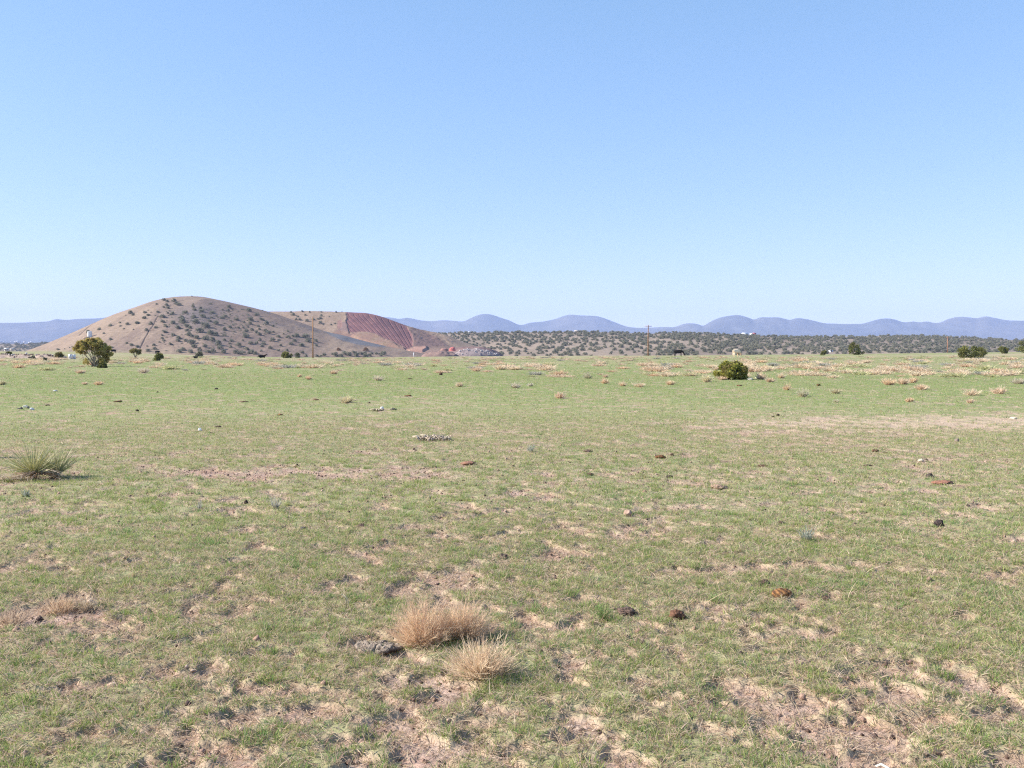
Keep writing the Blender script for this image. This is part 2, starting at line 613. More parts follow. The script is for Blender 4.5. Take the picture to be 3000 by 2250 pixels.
def hill_colour(px, py, u, x, y):
    base = np.array([0.190, 0.136, 0.108])
    pale = np.array([0.262, 0.192, 0.140])
    talus = np.array([0.135, 0.112, 0.108])
    n = fbm(x * 0.018, y * 0.010, 111, 4); n2 = fbm(x * 0.09, y * 0.03, 113, 3)
    n3 = fbm(x * 0.30, y * 0.025, 115, 3); n4 = vnoise(x * 0.45, y * 0.16, 116)
    c = mix(base, pale, np.clip(0.35 + 1.5 * n + 0.7 * n2 + 0.55 * n3 + 0.5 * n4 + 0.35 * sstep(480, 200, px), 0, 1)[:, None])
    mid = np.exp(-(((px - 575) / 75) ** 2 + ((py - 925) / 40) ** 2)) + 0.8 * np.exp(-(((px - 690) / 60) ** 2 + ((py - 1000) / 22) ** 2))
    t = 1.15 * mid * sstep(-0.12, 0.25, fbm(x * 0.06, y * 0.015, 117, 3) + 0.12)
    t = np.maximum(t, 0.75 * sstep(0.1, 0.3, fbm(x * 0.03, y * 0.03, 119, 3)) * sstep(720, 860, px) * sstep(985, 950, py))
    c = mix(c, talus, np.clip(t * 0.8, 0, 1)[:, None])
    strip = poly_soft(px, py, CINDER_STRIP, 2.5)
    c = mix(c, np.array([0.135, 0.130, 0.140]), (strip * 0.95)[:, None])
    wv = 2.2 * vnoise(py * 0.16, px * 0.0, 118)
    g = np.maximum(sstep(1.5, 0.3, seg_dist(px + wv, py, GULLY)), 0.5 * sstep(1.3, 0.4, seg_dist(px, py, GULLY2)))
    rill = sstep(0.30, 0.42, fbm(px * 0.11 + 0.02 * py, py * 0.018, 114, 2)) * sstep(930, 970, py) * sstep(600, 700, px) * sstep(930, 820, px)
    g = np.maximum(g, 0.5 * rill)
    c = mix(c, np.array([0.12, 0.085, 0.075]), (g * 0.9)[:, None])
    ridge_dark = sstep(1.5, 0.3, np.abs(py - hill.sil(px))) * 0.15
    c = c * (1 - ridge_dark[:, None] * 0)
    gr = sstep(1022, 1034, py) * sstep(700, 100, px)
    c = mix(c, np.array([0.24, 0.22, 0.12]), (gr * 0.6)[:, None])
    return c


hill.mesh("hill", M_HILL, 2.0, 170, 24, hill_colour, hill_extra)

# --- the quarried hill behind it
quarry = Slope([(560, 990), (640, 950), (700, 924), (750, 914.5), (800, 912.5), (850, 912.5), (900, 911), (950, 912), (1010, 914), (1040, 915.5), (1072, 917), (1110, 925), (1143, 936),
                (1186, 952), (1240, 967), (1284, 975), (1311, 983), (1345, 997), (1395, 1014), (1450, 1030), (1500, 1046), (1540, 1056)],
               [(500, 1060), (1000, 1010), (1250, 960), (1600, 960)],
               [(500, 1260), (1000, 1250), (1250, 1180), (1600, 1080)], -11.0, (1.0, 0.25), 0.9)
RED = [(1014, 905), (1072, 905), (1110, 915), (1143, 926), (1188, 948), (1197, 964), (1207, 985), (1213, 1003), (1208, 1014), (1190, 1024), (1178, 1013),
       (1150, 1000), (1120, 989), (1104, 979), (1080, 974), (1050, 974), (1022, 973), (1017, 945)]
BENCH = [(1030, 984), (1050, 976), (1098, 976), (1112, 988), (1140, 998), (1168, 1018), (1120, 1013), (1080, 1005), (1050, 998)]
PAD = [(1190, 1028), (1212, 1016), (1246, 1015), (1252, 1024), (1238, 1033), (1200, 1034)]


def groove_coord(px, row):
    c = px.copy()
    for _ in range(6):
        m = np.interp(c, [1000, 1060, 1120, 1170, 1200], [1.15, 1.05, 0.85, 0.60, 0.42])
        c = px - (row - 960) * m
    return c


def quarry_extra(px, u, x, y, z):
    h = 1.5 * fbm(x * 0.013, y * 0.013, 121, 3) + 0.8 * fbm(x * 0.06, y * 0.04, 123, 3)
    fade = sstep(0.0, 0.08, u) * sstep(1.0, 0.9, u)
    row = 1125 - F * np.tan(np.arctan((z - EYE) / y) + PITCH)
    jx = 7.0 * fbm(px * 0.05, row * 0.08, 135, 3)
    face = poly_soft(px + jx, row + jx * 0.6, RED, 3.5)
    c = groove_coord(px, row)
    wob = 2.5 * vnoise(c * 0.07, row * 0.012, 127)
    wob = wob + 3.5 * vnoise(c * 0.045, row * 0.0, 128)
    ph = ((c + wob) / 13.0) % 1.0
    depth = (0.6 + 0.9 * (vnoise(np.floor((c + wob) / 13.0) * 3.7, row * 0.01, 129) + 0.5)) * 1.15
    gr = np.where(ph < 0.78, 0.0, 1.0) * np.sin(np.clip((ph - 0.78) / 0.22, 0, 1) * np.pi)
    e = h * fade * (1 - face)
    e = e - face * sstep(1.0, 0.95, u) * (1.8 + depth * gr)
    e = e + 2.6 * poly_soft(px, row, BENCH, 2.5) + 2.2 * poly_soft(px, row, PAD, 1.6)
    lumps = poly_soft(px, row, [(1100, 985), (1200, 1005), (1210, 1030), (1150, 1020)], 5)
    e = e + lumps * 1.3 * np.abs(fbm(x * 0.14, y * 0.1, 131, 2))
    rocky = poly_soft(px, row, [(1195, 955), (1290, 975), (1330, 1000), (1300, 1015), (1225, 1010)], 6)
    e = e + rocky * 1.6 * fbm(x * 0.15, y * 0.08, 133, 3)
    return e


def quarry_colour(px, py, u, x, y):
    base = np.array([0.220, 0.155, 0.112])
    n = fbm(x * 0.02, y * 0.012, 141, 4); n2 = fbm(x * 0.10, y * 0.05, 143, 3)
    c = mix(base, np.array([0.29, 0.21, 0.150]), np.clip(0.4 + n + 0.6 * n2, 0, 1)[:, None])
    low = sstep(1012, 1030, py) * sstep(980, 1080, px)
    c = mix(c, np.array([0.23, 0.150, 0.122]), (low * 0.9)[:, None])
    dark = poly_soft(px, py, [(1186, 948), (1232, 962), (1285, 988), (1318, 1016), (1212, 1022), (1206, 995)], 8)
    speck = sstep(0.0, 0.25, fbm(x * 0.15, y * 0.1, 145, 2)) * sstep(995, 975, py)
    c = mix(c, np.array([0.135, 0.088, 0.078]), np.clip(dark * (1.0 - 0.5 * speck), 0, 1)[:, None])
    d2 = poly_soft(px, py, [(985, 975), (1000, 945), (1018, 940), (1024, 975), (1045, 985), (1010, 990), (975, 985)], 3)
    c = mix(c, np.array([0.17, 0.115, 0.105]), (d2 * 0.9)[:, None])
    redcut = poly_soft(px, py, [(990, 940), (1002, 936), (1004, 955), (998, 962), (988, 962)], 2)
    c = mix(c, np.array([0.24, 0.140, 0.115]), redcut[:, None])
    jx = 7.0 * fbm(px * 0.05, py * 0.08, 135, 3)
    face = poly_soft(px + jx, py + jx * 0.6, RED, 2.2)
    rc = mix(np.array([0.118, 0.060, 0.064]), np.array([0.165, 0.084, 0.082]), np.clip(0.5 + 1.6 * n2, 0, 1)[:, None])
    c = mix(c, rc, face[:, None])
    brown = poly_soft(px + jx, py + jx, [(985, 966), (1030, 972), (1105, 978), (1155, 1002), (1205, 1022), (1190, 1040), (1090, 1030), (960, 985)], 5) * (1 - face)
    c = mix(c, mix(np.array([0.165, 0.098, 0.082]), np.array([0.225, 0.145, 0.108]), np.clip(0.5 + 1.5 * n2, 0, 1)[:, None]), brown[:, None])
    b = 0.5 * poly_soft(px + 2 * jx, py + jx, BENCH, 3.0)
    bc = mix(np.array([0.27, 0.170, 0.120]), np.array([0.17, 0.135, 0.088]), np.clip(0.3 + 1.4 * n2 + sstep(0.9, 0.2, u) * 0, 0, 1)[:, None])
    c = mix(c, bc, b[:, None])
    p = poly_soft(px, py + jx * 0.5, PAD, 1.8)
    c = mix(c, np.array([0.33, 0.195, 0.150]), p[:, None])
    return c


quarry.mesh("quarry_hill", M_HILL, 0.9, 230, 22, quarry_colour, quarry_extra)

# --- the long wooded ridge
ridge = Slope([(1080, 1064.5), (1150, 1032.5), (1200, 1002.5), (1235, 986.5), (1280, 978.5), (1340, 975.5), (1400, 974), (1500, 973.5), (1600, 973.5), (1700, 972), (1800, 974.5), (1900, 977.5), (1960, 975.5),
               (2050, 977.5), (2150, 981.5), (2200, 983.5), (2300, 986.5), (2400, 987.5), (2500, 985.5), (2600, 984.5), (2700, 984.5), (2850, 990.5), (3000, 997.5), (3250, 1004.5), (3500, 1014.5)],
              [(1080, 1060), (1420, 1010), (1640, 720), (2000, 560), (2400, 560), (3500, 620)],
              [(1000, 1500), (1400, 1420), (2000, 1350), (2600, 1400), (3500, 1500)], -12.0, (1.0, 0.2), 0.6)


def ridge_extra(px, u, x, y, z):
    return 1.6 * fbm(x * 0.01, y * 0.006, 151, 3) * sstep(0, 0.1, u) * sstep(1.0, 0.85, u)


def ridge_colour(px, py, u, x, y):
    n = fbm(x * 0.012, y * 0.006, 161, 4); n2 = fbm(x * 0.08, y * 0.03, 163, 3)
    return mix(np.array([0.195, 0.152, 0.118]), np.array([0.285, 0.222, 0.168]), np.clip(0.5 + 1.2 * n + 0.6 * n2, 0, 1)[:, None])


ridge.mesh("ridge", M_HILL, 5.0, 110, 10, ridge_colour, ridge_extra)

# --- the low wooded rise far down the valley at the other end
rise = Slope([(-700, 1012), (-200, 1009), (0, 1008), (60, 1008), (130, 1005), (200, 1007), (300, 1012), (420, 1030)],
             [(-700, 1900), (420, 1700)], [(-700, 2500), (420, 2300)], -13.0, (1.0, 0.2), 0.8)
rise.mesh("rise", M_HILL, 12.0, 40, 8,
          lambda px, py, u, x, y: mix(np.array([0.15, 0.125, 0.095]), np.array([0.26, 0.20, 0.15]), np.clip(0.3 + 1.6 * fbm(x * 0.008, y * 0.003, 171, 3), 0, 1)[:, None]))

# --- blue mountains
def mountain_extra(sc):
    def f(px, u, x, y, z):
        return sc * (fbm(x * 0.0030, y * 0.0012, 181, 5)) * sstep(0, 0.15, u) * sstep(1.0, 0.8, u)
    return f


def mountain_colour(px, py, u, x, y):
    n = fbm(x * 0.0012, y * 0.0008, 183, 4)
    return mix(np.array([0.07, 0.075, 0.075]), np.array([0.13, 0.12, 0.11]), np.clip(0.35 + 1.1 * n, 0, 1)[:, None])


mount_left = Slope([(-900, 975), (-500, 955), (-150, 950), (0, 946), (75, 945), (110, 943), (145, 941), (167, 935), (192, 937), (237, 934), (294, 932), (330, 927),
                    (400, 918), (500, 915), (620, 925), (760, 950), (900, 985), (1000, 1010)],
                   [(-900, 9000), (1000, 9000)], [(-900, 10600), (1000, 10600)], -14.0, (1.0, 0.3), 0.8)
mount_left.soft = 90.0
mount_left.mesh("mountain", M_MOUNT, 6.0, 50, 8, mountain_colour, mountain_extra(40))
mount_far = Slope([(1000, 975), (1060, 945), (1100, 930), (1124, 929), (1150, 931), (1170, 934), (1192, 931), (1230, 938), (1265, 941), (1298, 938), (1330, 940), (1360, 941),
                   (1375, 934), (1390, 927), (1405, 922), (1420, 920), (1441, 922), (1468, 931), (1490, 938), (1525, 952), (1552, 946), (1590, 942), (1612, 938), (1631, 933), (1650, 926),
                   (1671, 922), (1698, 924), (1730, 925), (1753, 927), (1766, 931), (1793, 941), (1834, 956), (1861, 960), (1902, 960), (1942, 958), (1978, 960), (2010, 968), (2060, 985), (2120, 1010)],
                  [(1000, 10000), (2120, 10000)], [(1000, 12000), (2120, 12000)], -14.0, (1.0, 0.3), 0.7)
mount_far.soft = 90.0
mount_far.mesh("mountain", M_MOUNT, 4.0, 50, 8, mountain_colour, mountain_extra(45))
mount_right = Slope([(1750, 1010), (1850, 980), (1920, 966), (1979, 957), (2003, 949), (2025, 947), (2044, 950), (2060, 954), (2076, 945), (2101, 933), (2130, 926), (2158, 923), (2177, 926), (2195, 932), (2207, 936),
                     (2225, 930), (2250, 930), (2280, 930), (2298, 934), (2311, 937), (2334, 932), (2361, 935), (2388, 941), (2415, 947), (2440, 948), (2470, 949), (2500, 949), (2525, 948), (2562, 938),
                     (2580, 934), (2597, 933), (2619, 936), (2646, 944), (2674, 942), (2690, 944), (2711, 942), (2746, 946), (2781, 933), (2808, 928), (2838, 930), (2858, 932), (2885, 927), (2910, 931),
                     (2947, 938), (3000, 940), (3100, 945), (3300, 938), (3600, 950), (3900, 980)],
                    [(1750, 9000), (3900, 9000)], [(1750, 10900), (3900, 10900)], -14.0, (1.0, 0.3), 0.7)
mount_right.soft = 90.0
mount_right.mesh("mountain", M_MOUNT, 4.0, 50, 8, mountain_colour, mountain_extra(45))

# ------------------------------------------------------------------ grass, too much of it to count
SECT = RAD(34.5)


def sector(n, r0, r1):
    """n points of the sector in view; the near ground is covered well past both sides of it"""
    wide = RAD(62 if r1 < 30 else (48 if r1 < 100 else 40))
    n = int(n * wide / SECT)
    r = np.sqrt(RNG.uniform(r0 * r0, r1 * r1, n)); a = RNG.uniform(-wide, wide, n)
    return r * np.sin(a), r * np.cos(a)


def lean_dirs(n, lo, hi):
    th = RNG.uniform(lo, hi, n); ph = RNG.uniform(0, 2 * np.pi, n)
    return np.stack([np.sin(th) * np.cos(ph), np.sin(th) * np.sin(ph), np.cos(th)], 1)


G_COLS = np.array([[0.315, 0.352, 0.120], [0.240, 0.322, 0.110], [0.205, 0.305, 0.140], [0.395, 0.395, 0.170], [0.285, 0.335, 0.140]])
S_COLS = np.array([[0.50, 0.405, 0.275], [0.44, 0.365, 0.27], [0.56, 0.475, 0.345], [0.42, 0.295, 0.21], [0.50, 0.375, 0.30], [0.55, 0.44, 0.37]])

G_COLS = G_COLS * np.array([0.94, 1.0, 0.84])
S_COLS = S_COLS * np.array([1.03, 0.99, 0.95])


def blades(x, y, h0, h1, width, lean, pal, segs, jit=0.18, drop=0.0, dryness=0.0, tuft_id=None, up=None):
    n = len(x)
    r = np.hypot(x, y)
    z = land(x, y) - 0.004
    P = np.stack([x, y, z], 1)
    D = lean_dirs(n, lean[0], lean[1])
    if up is not None:
        D = unit(D + up)
    L = RNG.uniform(h0, h1, n)
    W = width * RNG.uniform(0.7, 1.3, n)
    bend = np.stack([D[:, 0] * L * 0.35, D[:, 1] * L * 0.35, -L * RNG.uniform(0.0, 0.3 + drop, n)], 1) + RNG.normal(0, 0.10, (n, 3)) * L[:, None]
    k = RNG.integers(0, len(pal), n) if tuft_id is None else np.where(RNG.random(n) < 0.6, tuft_id % len(pal), RNG.integers(0, len(pal), n))
    c = pal[k] * RNG.uniform(1 - jit, 1 + jit, (n, 1))
    if dryness:
        d = RNG.random(n) < dryness
        c[d] = S_COLS[RNG.integers(0, len(S_COLS), d.sum())] * 0.9
    V, q, idx = ribbons(P, D, L, W, bend, segs, RNG, 0.8)
    return V, q, c[idx]


def make_grass():
    gg = Geo(); ss = Geo()

    def fade(r, a, b, c, d):
        """share of a band kept at distance r: rises over a..b, falls over c..d, so that the bands melt into each other"""
        return sstep(a, b, r) * sstep(d, c, r)

    def tufts(n, band, per, rad, h, w, lean, segs, dry):
        x, y = sector(n, band[0], band[3])
        g = cover(x, y); r = np.hypot(x, y)
        keep = RNG.random(len(x)) < np.clip(sstep(-0.10, 0.13, g), 0.04, 1.0) * (0.02 + fade(r, *band))
        x, y, g, r = x[keep], y[keep], g[keep], r[keep]
        m = len(x)
        rr = rad * RNG.uniform(0.6, 1.5, m)
        ids = np.repeat(np.arange(m), per)
        a = RNG.uniform(0, 2 * np.pi, m * per); q = np.sqrt(RNG.random(m * per)) * rr[ids]
        up = np.stack([np.cos(a) * 0.45 * q / rad, np.sin(a) * 0.45 * q / rad, np.full(m * per, 0.4)], 1)
        tone = (vnoise(x * 0.9, y * 0.9, 211) * 6 + RNG.normal(0, 0.9, m) + 20).astype(int)
        V, qd, c = blades(x[ids] + np.cos(a) * q, y[ids] + np.sin(a) * q, h[0], h[1], w, lean, G_COLS, segs, dryness=dry, tuft_id=tone[ids], up=up)
        gg.add(V, qd, None, c)

    tufts(24000, (2.9, 3.0, 6.5, 11.0), 27, 0.034, (0.013, 0.044), 0.0030, (0.1, 1.0), 2, 0.24)
    tufts(2600, (2.9, 3.0, 12.0, 17.0), 60, 0.05, (0.022, 0.064), 0.0034, (0.05, 0.8), 2, 0.12)
    tufts(60000, (5.5, 10.0, 17.0, 27.0), 9, 0.05, (0.020, 0.052), 0.0050, (0.1, 1.0), 2, 0.24)
    tufts(100000, (15.0, 26.0, 50.0, 85.0), 5, 0.09, (0.022, 0.055), 0.012, (0.1, 1.0), 1, 0.16)
    tufts(52000, (45.0, 80.0, 180.0, 230.0), 3, 0.22, (0.03, 0.07), 0.045, (0.1, 1.0), 1, 0.14)

    def straw(n, band, h, w, segs, lean=(0.7, 1.5)):
        x, y = sector(n, band[0], band[3])
        g = cover(x, y); r = np.hypot(x, y)
        keep = RNG.random(len(x)) < np.clip(0.30 + 0.70 * sstep(-0.42, -0.05, g) * sstep(0.45, 0.05, g), 0, 1) * (0.02 + fade(r, *band))
        x, y = x[keep], y[keep]
        V, q, c = blades(x, y, h[0], h[1], w, lean, S_COLS, segs, jit=0.2, drop=0.2)
        V[:, 2] += 0.006
        ss.add(V, q, None, c)

    straw(330000, (2.9, 3.0, 6.5, 11.0), (0.02, 0.065), 0.0034, 2, (0.45, 1.45))
    straw(300000, (5.5, 10.0, 17.0, 27.0), (0.025, 0.065), 0.0055, 2, (0.5, 1.45))
    straw(130000, (15.0, 26.0, 50.0, 85.0), (0.03, 0.075), 0.013, 1, (0.3, 1.3))
    straw(45000, (45.0, 80.0, 180.0, 240.0), (0.04, 0.11), 0.06, 1, (0.1, 1.2))
    # taller dead culms that stand out of the turf
    x, y = sector(5200, 3.5, 40.0)
    keep = fbm(x * 0.6, y * 0.6, 221, 2) > 0.05
    x, y = x[keep], y[keep]
    V, q, c = blades(x, y, 0.08, 0.20, 0.0045, (0.1, 0.8), S_COLS[[0, 2]], 3, jit=0.15)
    ss.add(V, q, None, c)
    g1 = gg.obj("grass", M_GRASS); g1['kind'] = 'stuff'
    s1 = ss.obj("dry_grass", M_GRASS); s1['kind'] = 'stuff'


make_grass()


def make_dirt_and_shade_flecks():
    """crumbs of soil and small clods on the bare spots, too many to count; dark ones stand in for shaded turf gaps"""
    n = 26000
    x, y = sector(n, 2.9, 17.0)
    g = cover(x, y); r = np.hypot(x, y)
    keep = RNG.random(len(x)) < np.clip(0.10 + 0.9 * sstep(0.06, -0.06, g), 0, 1)
    x, y = x[keep], y[keep]; n = len(x)
    s = RNG.uniform(0.005, 0.017, n) * np.where(RNG.random(n) < 0.06, 1.8, 1.0)
    z = land(x, y) + s * 0.25
    octa = np.array([(1, 0, 0), (0, 1, 0), (-1, 0, 0), (0, -1, 0), (0, 0, 0.8), (0, 0, -0.8)], float)
    V = np.stack([x, y, z], 1)[:, None, :] + octa[None] * s[:, None, None] * RNG.uniform(0.6, 1.4, (n, 6, 1))
    t = np.array([(0, 1, 4), (1, 2, 4), (2, 3, 4), (3, 0, 4), (1, 0, 5), (2, 1, 5), (3, 2, 5), (0, 3, 5)])
    T = (np.arange(n) * 6)[:, None, None] + t[None]
    pal = np.array([[0.11, 0.07, 0.055], [0.20, 0.125, 0.095], [0.31, 0.20, 0.15], [0.38, 0.28, 0.22], [0.075, 0.05, 0.045]])  # soil tones; the dark browns also imitate shade in gaps between turf mats
    c = np.repeat(pal[RNG.integers(0, 5, n)] * RNG.uniform(0.8, 1.2, (n, 1)), 6, axis=0)
    o = build("dirt", V.reshape(-1, 3), None, T.reshape(-1, 3), M_ROCK, c)
    o['kind'] = 'stuff'


make_dirt_and_shade_flecks()

# ------------------------------------------------------------------ foliage and stems
LEAF_OLIVE = np.array([[0.190, 0.190, 0.050], [0.155, 0.170, 0.048], [0.230, 0.215, 0.060], [0.135, 0.140, 0.052]])
LEAF_DARK = np.array([[0.190, 0.186, 0.130], [0.225, 0.215, 0.148], [0.165, 0.165, 0.122], [0.255, 0.240, 0.165]])


def foliage(centres, radii, per, size, pal, rng, squash=0.8, elong=2.2, inner=0.35, upness=0.4):
    """leaf sprays spread through a set of clumps"""
    K = len(centres)
    ids = np.repeat(np.arange(K), per); n = len(ids)
    d = unit(rng.normal(size=(n, 3)))
    rad = np.asarray(radii)[ids] * (inner + (1 - inner) * rng.random(n) ** 0.5)
    P = np.asarray(centres)[ids] + d * rad[:, None] * np.array([1, 1, squash])
    D = unit(d + rng.normal(0, 0.5, (n, 3)) + np.array([0, 0, upness]))
    L = size * rng.uniform(0.6, 1.4, n)
    V, q, idx = ribbons(P, D, L, L / elong, rng.normal(0, 0.1, (n, 3)) * L[:, None], 1, rng, 0.35)
    tone = rng.integers(0, len(pal), K)
    k = np.where(rng.random(n) < 0.6, tone[ids], rng.integers(0, len(pal), n))
    c = pal[k] * (rng.uniform(0.85, 1.15, K)[ids] * rng.uniform(0.8, 1.2, n))[:, None]
    return V, q, c[idx]


def dome_clumps(n, rng, w=0.5, h=0.8, z0=0.12, lump=0.17, flat=1.0):
    """clump centres spread over and through an uneven dome of radius w and height h"""
    c, r = [], []
    ph = rng.uniform(0, 6.28, 4)
    for k in range(n):
        a = rng.uniform(0, 6.28); t = rng.uniform(0.0, 1.0)
        rad = w * (1 + 0.16 * math.sin(2 * a + ph[0]) + 0.12 * math.sin(3 * a + ph[1]))
        q = math.sqrt(max(0.0, 1 - t ** (2.4 * flat))) * rng.uniform(0.40, 1.0) ** 0.7
        zz = z0 + (h - z0) * t * (1 + 0.10 * math.sin(2 * a + ph[2]))
        c.append((math.cos(a) * rad * q * 0.85, math.sin(a) * rad * q * 0.85, zz))
        r.append(lump * rng.uniform(0.7, 1.3))
    return np.array(c), np.array(r)


def far_juniper(seed, pal, per=34, n=20, w=0.52, h=0.58, size=0.10):
    """a small bushy juniper of unit width on a short trunk"""
    rng = np.random.default_rng(seed)
    g = Geo()
    c, r = dome_clumps(n, rng, w, h, 0.10, 0.15)
    V, q, cc = foliage(c, r, per, size, pal, rng)
    g.add(V, q, None, cc)
    g.tube([(0, 0, -0.2), (0.02, 0.01, 0.15), (0.03, 0.0, h * 0.6)], [0.05, 0.04, 0.015], 5, (0.16, 0.125, 0.10))
    return g


def tree_root(name, loc, label, cat, group=None, rz=0.0, s=1.0):
    return tag(empty(name, loc, rz, s), label, cat, group)


def bush_juniper(loc, w, h, label, seed, pal=LEAF_OLIVE, n=46, per=110, size=0.09, lump=0.17, limbs=9, group=None, name="juniper_bush", depth=1.0, gap=None):
    """dense low juniper: limbs from the ground and a foliage crown of many sprays"""
    rng = np.random.default_rng(seed)
    root = tree_root(name, loc, label, "juniper", group)
    c, r = dome_clumps(n, rng, 0.5, 0.9, 0.06, lump, 1.8)
    c = c * np.array([w, w * depth, h]); r = r * min(w, h * 1.2)
    if gap is not None:
        keep = (np.abs(c[:, 0] - gap[0]) > gap[1]) | (c[:, 2] < gap[2])
        c, r = c[keep], r[keep]
    V, q, cc = foliage(c, r, per, size, pal, rng, 0.95, 2.0, 0.2, 0.9)
    build("crown", V, q, None, M_LEAF, cc, parent=root)
    t = Geo()
    for k in range(limbs):
        e = c[rng.integers(0, len(c))]
        m = e * np.array([0.45, 0.45, 0.5]) + rng.normal(0, 0.05 * w, 3)
        t.tube([(rng.normal(0, .05 * w), rng.normal(0, .05 * w), -0.08), m, e], [0.035 * w ** .5, 0.024 * w ** .5, 0.008], 5, (0.20, 0.16, 0.13))
    t.obj("trunk", M_BARK, root)
    return root


def umbrella_juniper(loc, px, W, H, label, seed, lean, crown, bark, pal, limbs, per, size, lump, skirt=None):
    """multi-stemmed juniper whose limbs fan out from one foot to a browsed, raised crown.
    crown: list of (x, z, r) lobes in units of W and H seen from the camera side"""
    rng = np.random.default_rng(seed)
    root = tree_root("juniper_tree", loc, label, "juniper")
    cc, rr = [], []
    for (x, z, r, n) in crown:
        for k in range(n):
            d = unit(rng.normal(size=3)) * rng.random() ** 0.5
            cc.append((x * W + d[0] * r * W, d[1] * r * W * 1.25 + rng.normal(0, 0.10 * W), z * H + d[2] * r * H * 0.75)); rr.append(lump * W * rng.uniform(0.7, 1.3))
    cc = np.array(cc); rr = np.array(rr)
    V, q, col = foliage(cc, rr, per, size, pal, rng, 0.8, 2.2, 0.25, 0.5)
    build("crown", V, q, None, M_LEAF, col, parent=root)
    t = Geo()
    foot = np.array([(0.02 * W, 0, -0.1), (-0.08 * W, 0.05, -0.1), (0.12 * W, 0.08, -0.1), (0.06 * W, -0.08, -0.1)])
    for k in range(limbs):
        e = cc[rng.integers(0, len(cc))]
        f = foot[rng.integers(0, len(foot))] + np.array([rng.normal(0, 0.02 * W), rng.normal(0, 0.02 * W), 0])
        m1 = mix(f, e, 0.35) + np.array([0, 0, 0.05 * H]) + rng.normal(0, 0.02 * W, 3)
        m2 = mix(f, e, 0.70) + np.array([0, 0, 0.05 * H]) + rng.normal(0, 0.02 * W, 3)
        b = 0.0135 * W * rng.uniform(0.55, 1.35)
        t.tube([f, m1, m2, e], [b, b * 0.7, b * 0.45, b * 0.15], 6, bark * rng.uniform(0.8, 1.2))
    t.obj("trunk", M_BARK, root)
    if skirt is not None:
        c2 = np.array([(x * W, rng.normal(0, 0.08 * W), z * H) for (x, z) in skirt])
        V, q, col = foliage(c2, np.full(len(c2), 0.075 * W), per, size, pal, rng, 0.9, 2.2, 0.2, 0.6)
        build("skirt", V, q, None, M_LEAF, col, parent=root)
    return root


def stem_bush(seed, R_, H, n_stem, n_twig, w, pal, spread=1.1, jit=0.15, twig=0.35, wood=(0.20, 0.14, 0.10)):
    """dry shrub: stems that fan from one foot, each with finer side twigs"""
    rng = np.random.default_rng(seed)
    g = Geo()
    th = np.arccos(1 - rng.random(n_stem) * (1 - math.cos(min(1.45, 0.95 * spread)))); ph = rng.uniform(0, 2 * np.pi, n_stem)
    D = np.stack([np.sin(th) * np.cos(ph), np.sin(th) * np.sin(ph), np.cos(th)], 1)
    foot = np.stack([rng.normal(0, 0.10 * R_, n_stem) + D[:, 0] * 0.12 * R_, rng.normal(0, 0.10 * R_, n_stem) + D[:, 1] * 0.12 * R_, np.full(n_stem, -0.01)], 1)
    reach = 1.0 / np.sqrt((np.sin(th) / R_) ** 2 + (np.cos(th) / H) ** 2)
    L = reach * rng.uniform(0.55, 1.05, n_stem)
    bend = np.stack([rng.normal(0, .12, n_stem), rng.normal(0, .12, n_stem), np.abs(rng.normal(0, .15, n_stem))], 1) * L[:, None]
    col = pal[rng.integers(0, len(pal), n_stem)] * rng.uniform(1 - jit, 1 + jit, (n_stem, 1))
    V, q, idx = ribbons(foot, D, L, np.full(n_stem, w), bend, 3, rng, 0.55)
    g.add(V, q, None, col[idx])
    if n_twig:
        k = rng.integers(0, n_stem, n_twig); t = rng.uniform(0.3, 0.95, n_twig)
        P = foot[k] + D[k] * (L[k] * t)[:, None] + bend[k] * (t ** 2)[:, None]
        d2 = unit(D[k] + rng.normal(0, 0.45, (n_twig, 3)) + np.array([0, 0, 0.35]))
        l2 = L[k] * twig * rng.uniform(0.4, 1.1, n_twig)
        V, q, idx = ribbons(P, d2, l2, np.full(n_twig, w * 0.75), rng.normal(0, 0.12, (n_twig, 3)) * l2[:, None], 2, rng, 0.6)
        g.add(V, q, None, (col[k] * rng.uniform(0.85, 1.15, (n_twig, 1)))[idx])
    for i in range(5):
        a = rng.uniform(0, 6.28)
        g.tube([(0, 0, -0.02), (math.cos(a) * 0.1 * R_, math.sin(a) * 0.1 * R_, 0.06 * H), (math.cos(a) * 0.3 * R_, math.sin(a) * 0.3 * R_, 0.22 * H)], [w * 2.2, w * 1.6, w * 0.6], 5, wood)
    return g


TAN = np.array([[0.62, 0.43, 0.27], [0.55, 0.37, 0.24], [0.66, 0.48, 0.31], [0.49, 0.31, 0.21]])
PALE = np.array([[0.62, 0.51, 0.36], [0.56, 0.45, 0.32], [0.66, 0.56, 0.41], [0.49, 0.38, 0.27]])
ROSY = np.array([[0.53, 0.38, 0.28], [0.46, 0.32, 0.24], [0.58, 0.43, 0.31]])
GREY = np.array([[0.42, 0.40, 0.34], [0.34, 0.32, 0.27], [0.50, 0.48, 0.41]])
SAGE = np.array([[0.33, 0.36, 0.24], [0.27, 0.31, 0.21], [0.40, 0.42, 0.29]])
STRAWY = np.array([[0.50, 0.46, 0.27], [0.44, 0.42, 0.24], [0.38, 0.40, 0.20]])


